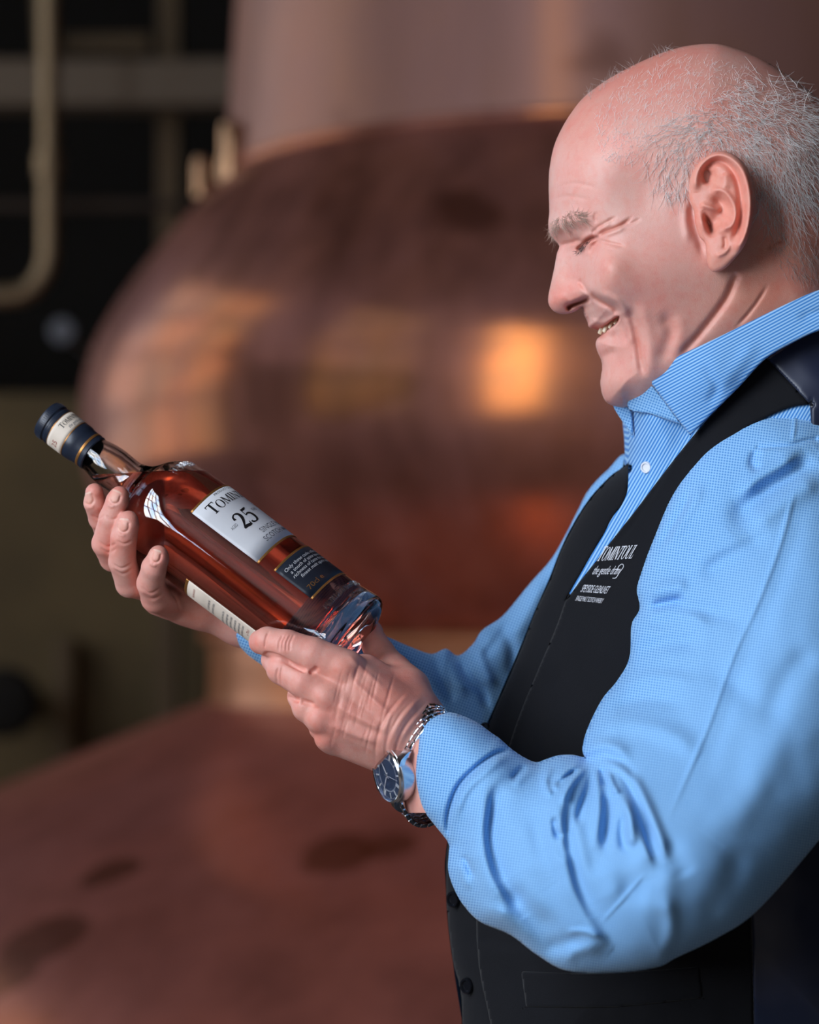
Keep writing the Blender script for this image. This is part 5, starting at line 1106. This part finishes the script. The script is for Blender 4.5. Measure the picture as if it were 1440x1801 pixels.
# stopper: capsule skirt, ridged cap, paper band
m = MB(); m.lathe([(r * px, z * px) for r, z in [(33.2, 588), (33.8, 590), (34, 594), (34, 598)]] , 64, M=BM, org=BB); cp = [(32, 588), (34, 590), (34.2, 612), (35.6, 617), (36.4, 622), (36.4, 632), (35.8, 634), (35.8, 668), (36.6, 670), (36.6, 676), (34.6, 678), (34.6, 681), (36.8, 683), (37, 694), (35, 698.5), (30, 699.5), (0.2, 699.5)]
m = MB(); m.lathe([(r * px, z * px) for r, z in cp] + [(0.2 * px, 640 * px), (25 * px, 640 * px), (32 * px, 600 * px)], 72, M=BM, org=BB, close=True); cap = m.build('stopper', M['cap'], bottle, True, 35)
cr_ = lambda s: np.full(np.shape(s), 35.9)
band = patch('paper_band', -180, 180, 635, 667, M['label_cream'], cap, 0.2, 0.5, cr_, 90)
patch('gold_edge', -180, 180, 633.4, 635, M['gold'], cap, 0.2, 0.6, cr_, 90); patch('gold_edge', -180, 180, 667, 668.6, M['gold'], cap, 0.2, 0.6, cr_, 90); patch('gold_edge', -180, 180, 598, 603, M['gold'], cap, 0.0, 0.5, lambda s: np.full(np.shape(s), 34.0), 90)
btext(serif_text('TOMINTOUL', 0.86), 6, 62, 650.5, 11, M['ink'], band, off=1.0, rf=cr_); btext(plain_text('the gentle dram', 0.3), 22, 40, 641, 6.5, M['ink_grey'], band, off=1.0, rf=cr_)
btext(plain_text('25'), -58, 14, 646, 10, M['ink_red'], band, off=1.0, rf=cr_)
for k in range(60):
    a = k * 6.0; m = MB(); c = on_bottle(np.array(a), np.array(688.5), np.array(36.8)); rad = np.array(BC) * math.cos(math.radians(a)) + np.array(BU) * math.sin(math.radians(a)); tn = np.cross(BZ, rad)
    m.box(c, (1.0 * px, 1.5 * px, 9 * px), M=np.array([rad, tn, BZ]).T); 
    if k == 0: ridges = MB()
    ridges.add(m.v, m.f)
o = ridges.build('knurling', M['cap'], cap); o['kind'] = 'stuff'

# ------------------------------------------------------------------ the wristwatch
wn_ = WV(-0.857, 0.157, 0.48); wt = WV(0.105, -0.869, 0.473); wa = WV(0.492, 0.462, 0.728)
wt = wt - wn_ * (wt @ wn_); wt /= np.linalg.norm(wt); wa = wa - wn_ * (wa @ wn_) - wt * (wa @ wt); wa /= np.linalg.norm(wa)
wc = W(*WC); BN, BT = 66.0, 108.0
co = wc + wn_ * (BN + 3) * px
watch = thing('wristwatch', 'steel wristwatch with blue dial and link bracelet on the near wrist', 'watch', tuple(co))
WM = np.array([-wa, wt, wn_]).T
if np.linalg.det(WM) < 0: WM = np.array([wa, wt, wn_]).T
def wl_(rows, mat, name, par=watch, n=64, ang=35, close=False):
    m = MB(); m.lathe([(r * px, z * px) for r, z in rows], n, M=WM, org=co, close=close); return m.build(name, mat, par, True, ang)
case = wl_([(0, -20), (40, -20), (47, -17), (49.5, -8), (49.5, 7), (48, 9), (0, 9)], M['steel_brushed'], 'case')
wl_([(44, 8), (49, 8.5), (48, 12), (45.5, 14), (44, 13.5)], M['steel'], 'bezel', close=True)
dial = wl_([(0, 9.4), (44.5, 9.4)], M['dial'], 'dial'); wl_([(27, 9.7), (29.5, 9.7)], M['dial_ring'], 'chapter_ring', dial); wl_([(40, 9.7), (41, 9.7)], M['dial_ring'], 'minute_track', dial)
wl_([(0, 13.4), (30, 13.2), (44.2, 12.6), (44.2, 12.0), (0, 12.0)], M['crystal'], 'crystal', close=False)
lx, ly = -wa, wt
for k in range(12):
    a = k * math.pi / 6; dr = math.sin(a) * lx + math.cos(a) * ly; tg = np.cross(wn_, dr)
    m = MB(); wd = 2.6 if k % 3 else 5.0; m.box(co + (dr * 35 + wn_ * 10.3) * px, np.array([wd, 9.5 if k % 3 else 11, 1.2]) * px, M=np.array([tg, dr, wn_]).T, bev=0.3 * px); m.build('hour_marker', M['marker'], dial)
for nm, dr, ln, wd, hz in (('hour_hand', wt * 125 - wa * 220, 26, 3.4, 11.0), ('minute_hand', -wt * 338 - wa * 30, 37, 2.6, 11.5), ('second_hand', wa * 200 + wt * 60, 36, 0.8, 12.0)):
    dr = dr / np.linalg.norm(dr); tg = np.cross(wn_, dr); m = MB()
    pts = [co + (dr * x + tg * y + wn_ * z) * px for z in (hz - 0.25, hz + 0.25) for x, y in ((-6, -wd * 0.3), (ln * 0.55, -wd / 2), (ln, -0.2), (ln, 0.2), (ln * 0.55, wd / 2), (-6, wd * 0.3))]
    m.add(pts, [(5, 4, 3, 2, 1, 0), (6, 7, 8, 9, 10, 11)] + [(i, (i + 1) % 6, (i + 1) % 6 + 6, i + 6) for i in range(6)]); m.build(nm, M['marker'], dial)
m = MB(); m.lathe([(0, 12.2), (2.2, 12.2), (2.2, 10), (0, 10)], 16, M=WM * 1.0, org=co) if False else m.lathe([(0, 12.2 * px), (2.2 * px, 12.2 * px), (2.2 * px, 10 * px)], 16, M=WM, org=co); m.build('hand_hub', M['steel'], dial, True, 40)
m = MB(); q = co - wa * 50 * px; Mc = np.array([wn_, wt, -wa]).T; m.lathe([(0, 9 * px), (5 * px, 9 * px), (6 * px, 8 * px), (6 * px, 1 * px), (4 * px, 0), (4 * px, -3 * px)], 20, M=Mc, org=q); m.build('crown', M['steel'], watch, True, 40)
for sg in (-1, 1):
    for sa in (-1, 1):
        m = MB(); pts = [(26, 36, 6, 11), (26, 50, 3, 10), (25, 58, -4, 7), (24, 62, -9, 4)]
        v = []
        for xa, yt, z0, hw in pts:
            c = co + (wa * sa * xa + wt * sg * yt + wn_ * z0) * px
            v += [c + (wa * 6 + wn_ * hw * 0.5) * px, c + (-wa * 6 + wn_ * hw * 0.5) * px, c + (-wa * 6 - wn_ * hw * 0.5) * px, c + (wa * 6 - wn_ * hw * 0.5) * px]
        f = [(3, 2, 1, 0), (12, 13, 14, 15)] + [(i * 4 + k, i * 4 + (k + 1) % 4, i * 4 + 4 + (k + 1) % 4, i * 4 + 4 + k) for i in range(3) for k in range(4)]
        m.add(v, f); m.build('lug', M['steel'], watch, True, 30)
# bracelet: rows of five pieces round an oval
ph = np.linspace(0, 2 * math.pi, 2001); el = np.c_[BT * np.cos(ph), (BN - 2) * np.sin(ph)]; sl = np.concatenate([[0], np.cumsum(np.linalg.norm(np.diff(el, axis=0), axis=1))])
def oval(s):
    p = np.interp(s, sl, ph); x, y = BT * math.cos(p), (BN - 2) * math.sin(p); tx, ty = -BT * math.sin(p), (BN - 2) * math.cos(p); l = math.hypot(tx, ty); return (x, y), (tx / l, ty / l)
Ltot = sl[-1]; top = np.interp(math.pi / 2, ph, sl); gap = 45.0; span = Ltot - 2 * gap; nrow = 30; pitch = span / nrow
mb = {}
for key, wd in (('o', 11.5), ('c', 6.4), ('m', 8.0)):
    m = MB(); m.box((0, 0, 0), np.array([wd, pitch * 0.94, 8.0]) * px, bev=1.3 * px); t_ = m.build('link', M['steel'], None, True, 40); mb[key] = t_.data; bpy.data.objects.remove(t_)
for i in range(nrow):
    for off, key, sh in ((-19.5, 'o', 0), (19.5, 'o', 0), (-9.8, 'c', 0.5), (9.8, 'c', 0.5), (0, 'm', 0)):
        (x, y), (tx, ty) = oval((top + gap + (i + 0.5 + sh) * pitch) % Ltot)
        if i == nrow - 1 and sh: continue
        tg = wt * tx + wn_ * ty; nr = np.cross(wa, tg); nr = nr if nr @ (wt * x + wn_ * y) > 0 else -nr
        p = wc + (wt * x + wn_ * y + wa * off) * px
        o = bpy.data.objects.new('link', mb[key]); COL.objects.link(o); adopt(o, watch)
        o.matrix_basis = Matrix(((wa[0], tg[0], nr[0], p[0]), (wa[1], tg[1], nr[1], p[1]), (wa[2], tg[2], nr[2], p[2]), (0, 0, 0, 1)))
